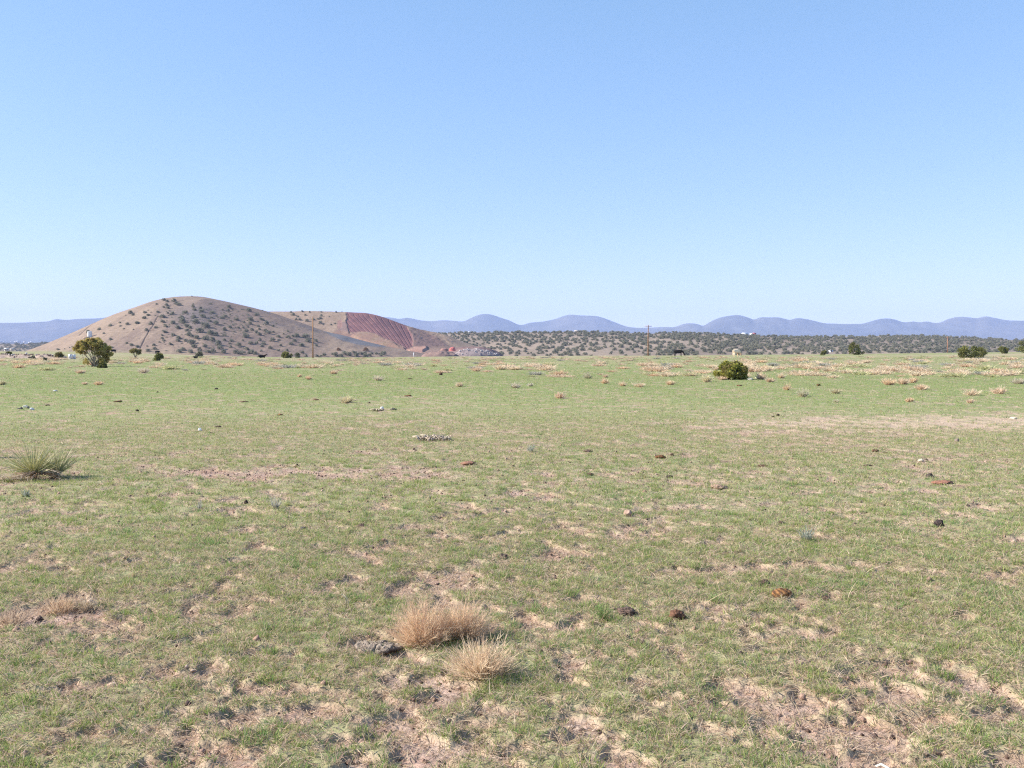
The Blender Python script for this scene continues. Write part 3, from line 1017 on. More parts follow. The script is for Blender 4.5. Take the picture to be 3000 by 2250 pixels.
# ------------------------------------------------------------------ the yucca
def make_yucca():
    x, y, z, s = hit(128, 1402)
    rng = np.random.default_rng(5)
    root = tag(empty("yucca", (x, y, z)), "spiky yellow-green yucca with two heads and a skirt of dead leaves", "yucca")
    pal = 1.15 * np.array([[0.46, 0.43, 0.18], [0.26, 0.275, 0.120], [0.44, 0.42, 0.225], [0.34, 0.29, 0.15]])

    def rosette(cx, cy, cz, n, length, lean, name, pal, w, lo=0.05, rest=0.0):
        th = lo + (lean - lo) * np.sqrt(rng.random(n)); ph = rng.uniform(0, 2 * np.pi, n)
        D = np.stack([np.sin(th) * np.cos(ph), np.sin(th) * np.sin(ph), np.cos(th)], 1)
        P = np.array([cx, cy, cz]) + D * 0.035 + rng.normal(0, 0.012, (n, 3))
        L = length * rng.uniform(0.72, 1.08, n)
        bend = np.stack([D[:, 0] * rest * 0.3, D[:, 1] * rest * 0.3, -np.abs(rng.normal(0.5, 0.2, n)) * rest], 1) * L[:, None] + rng.normal(0, 0.02, (n, 3))
        V, q, idx = ribbons(P, D, L, w * rng.uniform(0.7, 1.3, n), bend, 4, rng, 0.9)
        c = pal[rng.integers(0, len(pal), n)] * rng.uniform(0.8, 1.2, (n, 1))
        return build(name, V, q, None, M_YUCCA, c[idx], parent=root)
    rosette(-0.12, 0, 0.06, 260, 0.43, 1.30, "rosette", pal, 0.0085)
    rosette(0.14, 0.06, 0.06, 190, 0.37, 1.20, "rosette", pal * np.array([0.95, 0.98, 1.05]), 0.008)
    dead = np.array([[0.44, 0.34, 0.25], [0.36, 0.24, 0.16], [0.50, 0.42, 0.32], [0.33, 0.18, 0.08]])
    d1 = rosette(-0.05, -0.04, 0.09, 170, 0.33, 1.66, "dead_leaf_skirt", dead * 1.15, 0.007, 1.15, 0.45)
    d1['label'] = "skirt of drooping tan and rust dead leaves"
    # a mat of bleached dead leaves spread over the ground on the sunny side
    n = 230
    P = np.stack([rng.normal(-0.38, 0.15, n), rng.normal(-0.12, 0.12, n), np.full(n, 0.03) + rng.random(n) * 0.05], 1)
    a = rng.normal(0.1, 0.7, n)
    D = np.stack([np.cos(a), np.sin(a), rng.normal(0.02, 0.08, n)], 1)
    V, q, idx = ribbons(P, unit(D), rng.uniform(0.1, 0.25, n), np.full(n, 0.009), rng.normal(0, 0.02, (n, 3)), 3, rng, 0.7, face=np.tile([0.1, 0.1, 1.0], (n, 1)))
    c = dead[[0, 2]][rng.integers(0, 2, n)] * rng.uniform(1.0, 1.35, (n, 1))
    build("fallen_leaf_mat", V, q, None, M_YUCCA, c[idx], parent=root)
    for sx, sy in ((-0.13, 0), (0.14, 0.06)):
        Geo().tube([(sx, sy, -0.03), (sx, sy, 0.07)], [0.045, 0.038], 8, (0.20, 0.12, 0.07)).obj("stem", M_BARK, root)


make_yucca()


# ------------------------------------------------------------------ dry shrubs close by
def near_shrub(px, py, wpx, hpx, pal, seed, label, ns, nt, w=0.0032, spread=1.15, name="dried_shrub", group=None, twig=0.35):
    x, y, z, s = hit(px, py)
    R_ = wpx * s / 2; H = hpx * s
    g = stem_bush(seed, R_, H, ns, nt, w, pal, spread, twig=twig)
    o = g.obj(name, M_STEM, loc=(x, y, z))
    return tag(o, label, "shrub", group)


near_shrub(1238, 1884, 182, 142, mix(TAN, PALE, 0.35) * 1.25, 301, "largest tan dry shrub, upright orange-tan twigs, behind the paler shrub", 620, 4200, 0.0022, 1.5)
near_shrub(1358, 1870, 168, 104, mix(TAN, PALE, 0.4) * 1.2, 302, "rosy brown dry shrub joined to the orange-tan one, dark at its foot", 560, 3600, 0.0022, 1.6)
near_shrub(1412, 1984, 235, 104, PALE * np.array([1.2, 1.13, 1.08]), 303, "pale straw dry shrub fanned out in front of the two tan ones", 380, 1300, 0.0032, 1.75)
near_shrub(175, 1785, 165, 56, mix(TAN, PALE, 0.5) * 1.05, 304, "low sparse tan dry shrub beside a patch of bare pink dirt", 150, 500, 0.0034, 1.2)
near_shrub(252, 1782, 105, 48, PALE, 305, "wispy pale straw shrub at the shaded end of the bare dirt patch", 70, 240, 0.0034, 1.0)
near_shrub(30, 1822, 165, 46, mix(ROSY, PALE[:3], 0.4), 306, "greyish pink matted dry shrub cut by the picture edge, by bare dirt", 170, 600, 0.0036, 1.35)
near_shrub(585, 1492, 26, 46, GREY, 307, "small silvery grey upright weed, narrow clump of a few stems", 26, 60, 0.0045, 0.45, "grey_weed", "silvery weeds in the pasture")
near_shrub(806, 1490, 56, 34, GREY, 308, "wide silvery grey weed with many short upright stems", 50, 120, 0.0045, 0.7, "grey_weed", "silvery weeds in the pasture")
near_shrub(2366, 1588, 66, 48, GREY * np.array([0.9, 1.0, 0.95]), 309, "grey-green weed tuft standing on dirt near the striped dung", 55, 150, 0.0045, 0.75, "grey_weed", "silvery weeds in the pasture")
near_shrub(1556, 1325, 44, 24, GREY * np.array([0.85, 0.95, 0.95]), 310, "faint blue-grey low weed in pale grass near the reddish pat", 40, 80, 0.006, 0.8, "grey_weed", "silvery weeds in the pasture")
near_shrub(80, 1455, 44, 24, GREY * np.array([0.8, 0.9, 0.9]), 311, "dull grey low weed just in front of the yucca", 36, 80, 0.006, 0.8, "grey_weed", "silvery weeds in the pasture")


def make_green_weed():
    x, y, z, s = hit(1765, 1822)
    rng = np.random.default_rng(77)
    root = tag(empty("green_weed", (x, y, z)), "leafy dark green weed standing taller than the grass near a dung clod", "weed")
    n = 22
    D = lean_dirs(n, 0.05, 0.75)
    V, q, idx = ribbons(np.zeros((n, 3)), D, rng.uniform(0.05, 0.10, n), np.full(n, 0.003), rng.normal(0, 0.01, (n, 3)), 3, rng, 0.5)
    build("stem", V, q, None, M_STEM, np.tile([0.16, 0.18, 0.06], (len(V), 1)), parent=root)
    m = 130
    k = rng.integers(0, n, m); t = rng.uniform(0.02, 0.10, m)
    P = D[k] * t[:, None]
    d2 = unit(D[k] * 0.6 + rng.normal(0, 0.6, (m, 3)))
    V, q, idx = ribbons(P, d2, rng.uniform(0.014, 0.026, m), np.full(m, 0.005), rng.normal(0, 0.004, (m, 3)), 2, rng, 0.7)
    pal = np.array([[0.17, 0.25, 0.085], [0.20, 0.27, 0.10], [0.23, 0.29, 0.11]])
    build("foliage", V, q, None, M_GRASS, (pal[rng.integers(0, 3, m)])[idx], parent=root)


make_green_weed()

# ------------------------------------------------------------------ shrubs in the middle distance, each where it stands
MID = [  # px, py of the foot, width, height (photo pixels), palette, label
    (1017, 1180, 46, 30, STRAWY, "rounded pale straw bush with a shaded foot, alone in smooth green grass"),
    (2070, 1119, 44, 30, STRAWY * 0.95, "pale yellow-green rounded bush standing close beside the olive juniper bush"),
    (1722, 1109, 30, 22, SAGE * 0.8, "dark-centred grey-green bush on its own in the mid pasture"),
    (1511, 1137, 34, 20, GREY, "white-grey stiff spiny clump in the mid pasture"),
    (1553, 1132, 24, 12, GREY * np.array([0.9, 1, 1]), "small flat grey clump next to the white-grey spiny one"),
    (1108, 1115, 40, 18, GREY, "low silvery clump with several upright stems in green grass"),
    (2351, 1162, 38, 30, SAGE, "blue-grey sage clump with a few pale stems"),
    (2450, 1179, 22, 10, SAGE, "flat pale sage clump, small, beyond the worn dirt strip"),
    (1640, 1166, 36, 22, ROSY, "brown-tipped low bush alone in smooth grass"),
    (1772, 1124, 24, 22, TAN * 1.1, "slim orange-tan tuft standing upright"),
    (1774, 1106, 16, 12, ROSY, "small rust tuft behind the slim orange one"),
    (1824, 1131, 26, 18, PALE, "pale pinkish straw tuft in mid pasture"),
    (1874, 1134, 50, 14, PALE, "wide pale pinkish low straw patch"),
    (1964, 1128, 30, 18, TAN * 1.15, "bright orange-tan round tuft on green grass"),
    (2305, 1143, 24, 28, TAN * 1.15, "tall narrow light orange tuft near the grey stump"),
    (2603, 1128, 52, 26, TAN, "orange-tan bush, first of a touching three"),
    (2645, 1126, 44, 22, ROSY, "brownish bush, middle of the touching three"),
    (2674, 1122, 34, 22, TAN * 0.95, "tan bush, last of the touching three, dark behind"),
    (2700, 1142, 50, 20, ROSY * 1.1, "broad pinkish tan mound, shaded grey on one side"),
    (2846, 1158, 66, 22, PALE, "widest pale tan low bush, flat on top"),
    (2926, 1154, 60, 24, ROSY * 1.05, "pinkish grey loose bush beside the widest pale one"),
    (2664, 1178, 26, 18, TAN, "single tan tuft below the broad pinkish mound"),
    (2842, 1181, 20, 16, ROSY, "small brown tuft below the widest pale bush"),
    (2984, 1125, 50, 20, GREY * 0.75, "dark grey heap of a bush cut by the picture edge"),
    (2448, 1153, 36, 16, STRAWY * 0.75, "olive-brown low bush in open grass"),
    (1345, 1133, 26, 18, PALE * 0.9, "small brownish tuft in open green grass"),
    (904, 1112, 20, 15, TAN * 1.1, "little round orange tuft, darker base"),
    (878, 1105, 14, 12, TAN, "tiny orange tuft behind the little round one"),
    (290, 1128, 34, 14, TAN * 0.95, "flattened orange tuft on smooth green grass"),
    (248, 1127, 24, 9, ROSY, "small faded tuft beside the flattened orange one"),
    (420, 1093, 46, 18, GREY * 0.9, "long low bleached clump in front of the umbrella juniper"),
    (235, 1094, 44, 13, ROSY * 0.8, "low dull brown clump in front of the big leaning juniper"),
    (2228, 1112, 34, 30, ROSY * 1.1, "tall pinkish dry bush just past the pale stones"),
    (2256, 1120, 38, 16, ROSY * 0.85, "low brown bush with a pale grassy tail"),
    (2290, 1108, 30, 20, PALE, "pale straw bush with flat top behind the tall pinkish one"),
    (2240, 1088, 34, 26, TAN, "tan bush standing behind the olive juniper bush"),
    (2115, 1113, 40, 12, ROSY, "flat tan-pink clump at the foot of the olive juniper bush"),
    (1395, 1088, 46, 18, ROSY, "wide rosy shrub mound in the belt of shrubs"),
    (978, 1096, 30, 14, ROSY * 0.9, "rosy mound edging the green turf below the tall pole"),
    (5, 1128, 26, 20, STRAWY * 0.8, "yellow-brown tuft cut by the picture edge"),
]
for i, (px, py, w_, h_, pal, lab) in enumerate(MID):
    pal = np.minimum(mix(pal, PALE[: len(pal)], 0.5) * 1.25, 0.8)
    x, y, z, s = hit(px, py)
    g = stem_bush(400 + i, w_ * s / 2 * 1.05, h_ * s * 0.80, 190, 460, 0.008 + 0.00018 * y, pal, 1.3, twig=0.3, wood=(0.20, 0.14, 0.10))
    tag(g.obj("dried_shrub", M_STEM, loc=(x, y, z)), lab, "shrub", "dried shrubs of the middle pasture")

# ------------------------------------------------------------------ the far belt of shrubs
BELT = {
    "tan": (mix(TAN, PALE, 0.4), "tan dried shrub mound in the far belt of shrubs"),
    "rosy": (mix(ROSY, PALE[:3], 0.5), "rosy brown dried shrub mound in the far belt of shrubs"),
    "pale": (PALE, "pale straw dried shrub mound in the far belt of shrubs"),
    "yellow": (STRAWY, "yellow-green tinged shrub mound in the far belt of shrubs"),
    "grey": (GREY * 0.85, "grey brown dried shrub mound in the far belt of shrubs"),
}
belt_proto = {}
for bi, (key, (pal, lab)) in enumerate(BELT.items()):
    belt_proto[key] = []
    pal = np.minimum(pal * 1.2, 0.8)
    for v in range(3):
        g = stem_bush(500 + 10 * bi + v, 0.60, 0.21, 190, 420, 0.024, pal, 1.5, twig=0.30, wood=tuple(pal[-1] * 0.6))
        belt_proto[key].append(g.obj("dried_shrub", M_STEM, link=False))
spots = []
for k in range(4200):
    px = PR.uniform(-40, 3040)
    py = 1046 + 62 * PR.random() ** 1.7
    top = float(EYf(px)) + 2
    if py < top + 1:
        continue
    right = float(sstep(900, 2900, px))
    dens = 0.55 * math.exp(-((py - 1066) / 13.0) ** 2) + 0.25 * math.exp(-((py - 1050) / 6.0) ** 2) + 0.5 * right * math.exp(-((py - 1085) / 16.0) ** 2)
    dens *= 0.35 + 1.3 * float(sstep(-0.12, 0.2, fbm(np.array([px * 0.012]), np.array([py * 0.05]), 231, 2))[0])
    if PR.random() > dens:
        continue
    size = PR.uniform(0.55, 1.7) * (1.0 if py > 1060 else 1.15)
    spots.append((px, py, size))
PR.shuffle(spots)
spots = [(p, hit(p[0], p[1])) for p in spots[:900]]
spots.sort(key=lambda q: -(q[0][2] / q[1][1]))
belt_rest = Geo()
for i, ((px, py, size), (x, y, z, s)) in enumerate(spots):
    key = PR.choices(list(BELT), [2, 3, 6, 2.5, 1])[0]
    src = PR.choice(belt_proto[key])
    sz = size * PR.uniform(0.8, 1.3)
    rz = PR.uniform(0, 6.28)
    if i < 235:
        o = src.copy(); COL.objects.link(o)
        o.location = (x, y, z - 0.02); o.rotation_euler = (0, 0, rz); o.scale = (sz, sz, size * PR.uniform(0.7, 1.1))
        tag(o, BELT[key][1], "shrub", key + " dried shrubs in the far belt")
    else:
        me = src.data
        n = len(me.vertices); V = np.empty(n * 3, np.float32); me.vertices.foreach_get("co", V); V = V.reshape(-1, 3) * (sz, sz, size * 0.85)
        ca, sa = math.cos(rz), math.sin(rz)
        V = np.stack([V[:, 0] * ca - V[:, 1] * sa + x, V[:, 0] * sa + V[:, 1] * ca + y, V[:, 2] + z], 1)
        Q = [p for p in range(0)]
        pal = BELT[key][0]
        belt_rest.add(V[: (120 * 8)], np.stack([np.array([b, b + 1, b + 3, b + 2]) + k8 for k8 in range(0, 120 * 8, 8) for b in (0, 2, 4)]), None,
                      np.repeat(pal[np.arange(120) % len(pal)], 8, axis=0))
if belt_rest.n:
    o = belt_rest.obj("dry_scrub", M_STEM); o['kind'] = 'stuff'

# ------------------------------------------------------------------ junipers on the pasture
BARK_GREY = np.array([0.27, 0.225, 0.19])
LEAF_BROWN = np.array([[0.195, 0.170, 0.066], [0.160, 0.150, 0.058], [0.235, 0.210, 0.080], [0.180, 0.140, 0.066]])
x, y, z, s = hit(276, 1074)
umbrella_juniper((x, y, z), 276, 100 * s, 84 * s, "largest leaning juniper with bare grey limbs fanned to a raised olive crown", 601, -0.2,
                 [(-0.30, 0.78, 0.16, 12), (-0.12, 0.86, 0.15, 10), (0.06, 0.86, 0.15, 10), (0.20, 0.76, 0.15, 11), (0.34, 0.60, 0.14, 12), (-0.42, 0.62, 0.11, 8), (0.34, 0.42, 0.14, 12), (-0.22, 0.68, 0.13, 6), (0.10, 0.64, 0.15, 8), (-0.38, 0.48, 0.10, 6), (0.28, 0.25, 0.13, 8), (0.16, 0.46, 0.12, 5), (-0.44, 0.72, 0.09, 4)],
                 BARK_GREY * 1.4, LEAF_BROWN * np.array([2.25, 2.1, 1.9]), 30, 120, 0.115, 0.055,
                 skirt=[(0.22, 0.10), (0.30, 0.16), (0.26, 0.26), (0.16, 0.14), (-0.18, 0.13), (-0.24, 0.19), (0.20, 0.05), (0.30, 0.05)])
x, y, z, s = hit(396, 1050)
umbrella_juniper((x, y, z), 396, 40 * s, 27 * s, "small umbrella-shaped juniper with a flat dark crown on bare fanned limbs", 602, -0.1,
                 [(-0.25, 0.78, 0.16, 9), (0.02, 0.85, 0.18, 9), (0.28, 0.75, 0.16, 9), (0.30, 0.55, 0.09, 4)], BARK_GREY * 1.1, LEAF_BROWN * 1.1, 14, 60, 0.16, 0.085)


def pasture_juniper(px, py, w, h, label, seed, pal=LEAF_OLIVE, **k):
    x, y, z, s = hit(px, py)
    return bush_juniper((x, y, z - 0.03), w * s, h * s, label, seed, pal, size=0.055 + 0.00075 * y, **k)


pasture_juniper(2146, 1112, 114, 50, "dense low olive-green juniper bush in front of the pale cow", 611, np.array([[0.330, 0.325, 0.075], [0.275, 0.285, 0.072], [0.395, 0.370, 0.095], [0.250, 0.205, 0.085]]), n=80, per=150, lump=0.115, depth=0.8)
pasture_juniper(2846, 1051, 90, 38, "wide olive juniper bush with a gap of bare rusty twigs in its middle", 612, n=44, per=90, depth=0.8, gap=(0.0, 0.25, 1.0))
pasture_juniper(2938, 1036, 32, 19, "small olive juniper bush between the wide one and the cut-off tree", 613, n=22, per=70)
pasture_juniper(3004, 1034, 46, 36, "olive juniper cut off by the picture edge", 614, n=30, per=80)
pasture_juniper(2506, 1039.5, 48, 34, "dark open-crowned juniper tree on the pasture edge near the ridge foot", 615, LEAF_OLIVE * 0.75, n=30, per=70, lump=0.13)
pasture_juniper(2412, 1041, 18, 13, "tiny sparse green juniper on the pasture edge", 616, LEAF_OLIVE * 0.9, n=10, per=60)
pasture_juniper(174, 1051, 20, 18, "small rounded grey-green bush beside the white utility cabinets", 617, LEAF_BROWN * 1.1, n=18, per=60)
pasture_juniper(25, 1041, 20, 9, "flat dark green bush on the stony bank near a black cow", 618, LEAF_OLIVE * 0.75, n=14, per=60)
pasture_juniper(466, 1057, 24, 20, "yellow-green juniper bush that hides the legs of a black cow", 619, n=20, per=70)
pasture_juniper(585, 1046, 22, 15, "dark green round bush at the foot of the cinder hill", 620, LEAF_DARK * 1.1, n=18, per=60)
pasture_juniper(572, 1050, 10, 6, "very small dark bush touching the round green one", 621, LEAF_DARK, n=8, per=50)
pasture_juniper(839, 1049, 30, 17, "olive mound of a bush, next to the wooden pole", 622, n=20, per=60)
pasture_juniper(871, 1048, 18, 12, "dark ragged bush next to the wooden pole", 623, LEAF_DARK, n=12, per=50)
pasture_juniper(132, 1057, 10, 7, "small dark bush on the stony bank", 624, LEAF_DARK, n=8, per=50)
pasture_juniper(98, 1051, 9, 7, "tiny dark bush in the middle of the stony bank", 625, LEAF_DARK, n=8, per=50)
pasture_juniper(300, 1078, 24, 12, "low dark seedling juniper in the shade of the largest leaning one", 626, LEAF_OLIVE * 0.7, n=12, per=60)

# ------------------------------------------------------------------ junipers on the hills
protos = [far_juniper(700 + k, LEAF_DARK * PR.uniform(0.9, 1.2), h=PR.uniform(0.45, 0.66)).obj("juniper_tree", M_LEAF, link=False) for k in range(7)]
proto_rust = far_juniper(720, np.array([[0.27, 0.13, 0.05], [0.22, 0.11, 0.05], [0.16, 0.11, 0.05]])).obj("rusty_shrub", M_LEAF, link=False)
proto_data = []
for p in protos:
    n = len(p.data.vertices); V = np.empty(n * 3, np.float32); p.data.vertices.foreach_get("co", V)
    c = np.empty(n * 4, np.float32); p.data.color_attributes["Col"].data.foreach_get("color", c)
    proto_data.append((V.reshape(-1, 3), c.reshape(-1, 4)[:, :3]))


def put_tree(src, p, size, label, group, tall=1.0):
    o = src.copy(); COL.objects.link(o)
    o.location = (p[0], p[1], p[2] - 0.05 * size); o.rotation_euler = (0, 0, PR.uniform(0, 6.28))
    o.scale = (size * PR.uniform(0.85, 1.15), size * PR.uniform(0.85, 1.15), size * tall)
    return tag(o, label, "juniper", group)


A = [  # cinder hill, from a 400,850 crop at 4.424x : x, y, width
    (365, 130, 62), (410, 150, 50), (495, 140, 66), (520, 178, 60), (555, 190, 74), (400, 195, 60), (412, 232, 56), (270, 182, 40), (360, 225, 40), (282, 288, 50), (160, 325, 50), (108, 362, 60),
    (20, 427, 60), (120, 292, 50), (415, 300, 40), (475, 310, 74), (740, 218, 60), (742, 180, 30), (760, 256, 60), (640, 292, 74), (850, 275, 76), (845, 237, 50), (985, 292, 60), (745, 347, 74), (865, 347, 84),
    (590, 355, 60), (345, 350, 80), (350, 412, 66), (190, 437, 66), (480, 428, 80), (600, 392, 82), (605, 418, 90), (780, 412, 104), (950, 402, 52), (978, 357, 42), (1110, 362, 60), (1160, 347, 60),
    (1042, 337, 40), (260, 487, 52), (135, 522, 60), (385, 472, 50), (540, 492, 82), (650, 470, 86), (700, 488, 66), (910, 465, 104), (860, 440, 60), (1040, 436, 86), (660, 527, 60), (820, 535, 100),
    (960, 562, 110), (1030, 582, 80), (365, 545, 62), (490, 582, 62), (690, 580, 84), (720, 602, 60), (545, 625, 76), (340, 582, 38), (340, 622, 40), (365, 657, 50), (300, 677, 34), (540, 660, 64),
    (640, 657, 60), (780, 622, 84), (900, 632, 96), (985, 650, 90), (440, 702, 56), (230, 717, 52), (20, 737, 50), (150, 787, 62), (240, 765, 60), (720, 690, 104), (745, 738, 80), (605, 772, 80),
    (560, 802, 84), (700, 803, 88), (820, 778, 80), (890, 732, 70), (1060, 700, 100), (1085, 752, 92), (1000, 795, 80), (1130, 808, 84), (930, 805, 70), (1290, 815, 90), (1340, 820, 80), (1490, 812, 90), (1550, 826, 80),
    (1210, 222, 66), (970, 180, 34), (1125, 258, 38), (1190, 265, 52), (1250, 260, 30), (1300, 382, 62), (1222, 318, 30), (1490, 387, 80), (1570, 325, 70), (1455, 264, 74), (1620, 382, 60), (1690, 436, 82),
    (1480, 437, 56), (1400, 420, 40), (1580, 465, 44), (1780, 470, 48), (1430, 602, 104), (1970, 536, 40), (1600, 510, 46), (1430, 530, 70), (1500, 520, 60), (1150, 515, 70), (1210, 480, 60), (1140, 590, 60),
    (1560, 545, 60), (1590, 575, 70), (1680, 530, 60), (1720, 555, 64), (1780, 545, 40), (1140, 650, 56), (1240, 660, 60), (1320, 712, 80), (1430, 765, 66), (1630, 728, 56), (1740, 755, 64), (1840, 785, 50),
    (1950, 785, 56), (2150, 812, 54), (1600, 650, 60), (1480, 690, 70), (1650, 700, 70), (1770, 655, 84), (1840, 605, 60), (1970, 612, 70), (2080, 590, 66), (2050, 660, 70), (2150, 715, 74), (2000, 700, 60),
    (1870, 718, 50), (1560, 690, 60), (1390, 490, 40), (1330, 490, 40), (1210, 690, 40), (1380, 655, 36), (1450, 480, 40), (1620, 790, 44), (1220, 740, 50), (1400, 810, 44), (1910, 570, 36), (1850, 650, 44)]
B = [  # left flank, from a 0,850 crop at 4.424x
    (1700, 298, 82), (1735, 322, 58), (1885, 295, 46), (1930, 327, 46), (1880, 362, 62), (1560, 425, 40), (1665, 442, 56), (1785, 427, 60), (1430, 462, 66), (1285, 512, 66), (1345, 562, 44), (1610, 500, 30),
    (1735, 512, 26), (1435, 640, 56), (1290, 622, 24), (1650, 692, 50), (1710, 712, 60), (1785, 737, 60), (1150, 545, 70), (1570, 465, 34), (755, 772, 46), (940, 737, 26), (905, 748, 24), (840, 762, 20), (1450, 745, 50),
    (1915, 727, 30)]
Cc = [  # quarry hill and the foot of the two hills, from an 850,850 crop at 3.687x
    (35, 266, 62), (12, 240, 40), (90, 287, 36), (110, 320, 52), (70, 318, 46), (135, 232, 42), (170, 270, 36), (188, 332, 56), (215, 239, 32), (255, 318, 42), (340, 277, 42), (335, 306, 50), (332, 356, 66), (303, 312, 32),
    (425, 287, 24), (500, 240, 34), (500, 228, 20), (445, 375, 34), (490, 362, 34), (340, 238, 28), (565, 236, 18), (360, 376, 20)]
Dd = [(60, 500, 40), (75, 495, 60), (170, 500, 90), (30, 500, 50), (205, 550, 90), (130, 600, 70), (280, 550, 60), (290, 600, 50), (15, 580, 40),
      (70, 708, 66), (170, 716, 54), (290, 715, 50), (330, 714, 44), (370, 706, 62), (460, 692, 44), (495, 705, 84), (545, 712, 70), (590, 690, 84), (640, 700, 84), (690, 676, 62), (720, 706, 84), (765, 690, 64), (810, 682, 60),
      (815, 712, 84), (855, 708, 60), (880, 686, 42), (930, 690, 50), (960, 690, 34), (1010, 690, 84), (985, 710, 50), (1068, 692, 62), (1100, 690, 50), (1135, 676, 56), (1255, 712, 60)]
RUST = [(525, 648, 66), (820, 650, 76)]
n_hill = 0
for (cx, cy, w_) in A:
    px, py = 400 + cx / 4.424, 850 + cy / 4.424
    p = hill.find(px, py + 0.12 * w_ / 4.424, hill_extra)
    lab, grp = ("dark juniper in the dense grove on the middle of the cinder hill", "junipers of the dense cinder hill grove")
    if cy < 240 and cx < 640:
        lab, grp = ("dark juniper in the little cluster just under the cinder hill summit", "junipers under the cinder hill summit")
    elif cx > 1180:
        lab, grp = ("dark juniper scattered over the long shoulder of the cinder hill facing the quarry", "junipers on the cinder hill shoulder")
    elif cx < 460:
        lab, grp = ("dark juniper near the thin dark gully on the cinder hill", "junipers near the cinder hill gully")
    elif cy > 765:
        lab, grp = ("dark juniper in the row along the foot of the cinder hill", "junipers at the cinder hill foot")
    put_tree(PR.choice(protos), p, 0.98 * w_ / 4.424 * p[3], lab, grp); n_hill += 1
for (cx, cy, w_) in B:
    px, py = cx / 4.424, 850 + cy / 4.424
    p = hill.find(px, py + 0.12 * w_ / 4.424, hill_extra)
    put_tree(PR.choice(protos), p, 0.92 * w_ / 4.424 * p[3], "lone dark juniper on the bare flank of the cinder hill on the water tank side", "junipers on the bare cinder hill flank"); n_hill += 1
for (cx, cy, w_) in Cc:
    px, py = 850 + cx / 3.687, 850 + cy / 3.687
    p = quarry.find(px, py + 0.12 * w_ / 3.687, quarry_extra)
    put_tree(PR.choice(protos), p, 0.82 * w_ / 3.687 * p[3], "dark juniper on the tan slope beside the red quarry cut", "junipers beside the red quarry cut"); n_hill += 1
for (cx, cy, w_) in Dd:
    px, py = 850 + cx / 3.687, 850 + cy / 3.687
    sl, ex = (hill, hill_extra) if px < 1130 else (quarry, quarry_extra)
    p = sl.find(px, py + 0.12 * w_ / 3.687, ex)
    put_tree(PR.choice(protos), p, 0.85 * w_ / 3.687 * p[3], "dark juniper along the foot of the cinder hill below the grey cinder strip", "junipers below the grey cinder strip"); n_hill += 1
for k, (cx, cy, w_) in enumerate(RUST):
    p = hill.find(850 + cx / 3.687, 850 + cy / 3.687 + 2, hill_extra)
    o = put_tree(proto_rust, p, 0.9 * w_ / 3.687 * p[3], ["rust-orange bush on the hill foot, the one closer to the tall pole", "rust-orange bush on the hill foot, the one closer to the quarry"][k], None, 0.8)
    o['category'] = "bush"
for px, py, w_ in [(565, 868.6, 5), (770, 911, 6)]:
    p = hill.find(px, py + 0.5, hill_extra)
    put_tree(protos[0], p, w_ * p[3], "tiny bush seen against the sky on the cinder hill crest", "bushes on the cinder hill crest"); n_hill += 1

# the ridge: the trees that show largest are objects, the rest one woodland
cand = []
tries = 0
taken = []
while len(cand) < 2900 and tries < 80000:
    tries += 1
    px = PR.uniform(1190, 3060); u = PR.random() ** 0.8
    n = float(fbm(np.array([px * 0.012]), np.array([u * 5.0]), 241, 3)[0])
    dens = 0.62 + 1.1 * n + 0.20 * float(sstep(1500, 2600, px)) + 0.30 * u - 0.25 * float(sstep(1400, 1230, px))
    if PR.random() > dens:
        continue
    X, Y, Z = (float(v) for v in ridge.point(np.array([px]), np.array([u]), ridge_extra))
    row = 1125 - F * math.tan(math.atan((Z - EYE) / Y) + PITCH)
    if row > float(EYf(px)) + 3:
        continue
    size = PR.uniform(2.4, 5.6)
    cand.append((size / Y, X, Y, Z, size, px, u))
cand.sort(key=lambda q: -q[0])
keep_n = 292 - n_hill
wood = Geo()
for i, (a_, X, Y, Z, size, px, u) in enumerate(cand):
    if i < keep_n:
        band = "lower slope of the wooded ridge" if u < 0.45 else "upper slope of the wooded ridge"
        put_tree(PR.choice(protos), (X, Y, Z), size, "grey-green juniper on the " + band, "junipers on the " + band)
    else:
        V, c = proto_data[i % len(proto_data)]
        rz = PR.uniform(0, 6.28); ca, sa = math.cos(rz), math.sin(rz)
        V = V * size
        V = np.stack([V[:, 0] * ca - V[:, 1] * sa + X, V[:, 0] * sa + V[:, 1] * ca + Y, V[:, 2] + Z - 0.05 * size], 1)
        nleaf = 20 * 34 * 4
        wood.add(V[:nleaf], np.arange(nleaf).reshape(-1, 4)[:, [0, 1, 3, 2]], None, c[:nleaf])
o = wood.obj("juniper_woodland", M_LEAF); o['kind'] = 'stuff'
# low scrub too small to tell apart on the cinder hill
scrub = Geo()
for k in range(330):
    px = PR.gauss(640, 110); py = PR.uniform(905, 1030)
    if py < float(hill.sil(px)) + 6 or py > float(EYf(px)):
        continue
    if float(fbm(np.array([px * 0.02]), np.array([py * 0.03]), 243, 2)[0]) < -0.05:
        continue
    X, Y, Z, s = hill.find(px, py, hill_extra)
    V, c = proto_data[k % len(proto_data)]
    size = PR.uniform(3.5, 8.0) * s
    scrub.add(V[:1360] * size * np.array([1.2, 1.0, 0.8]) + np.array([X, Y, Z - 0.1]), np.arange(1360).reshape(-1, 4)[:, [0, 1, 3, 2]], None, c[:1360] * 1.1)
o = scrub.obj("hillside_scrub", M_LEAF); o['kind'] = 'stuff'
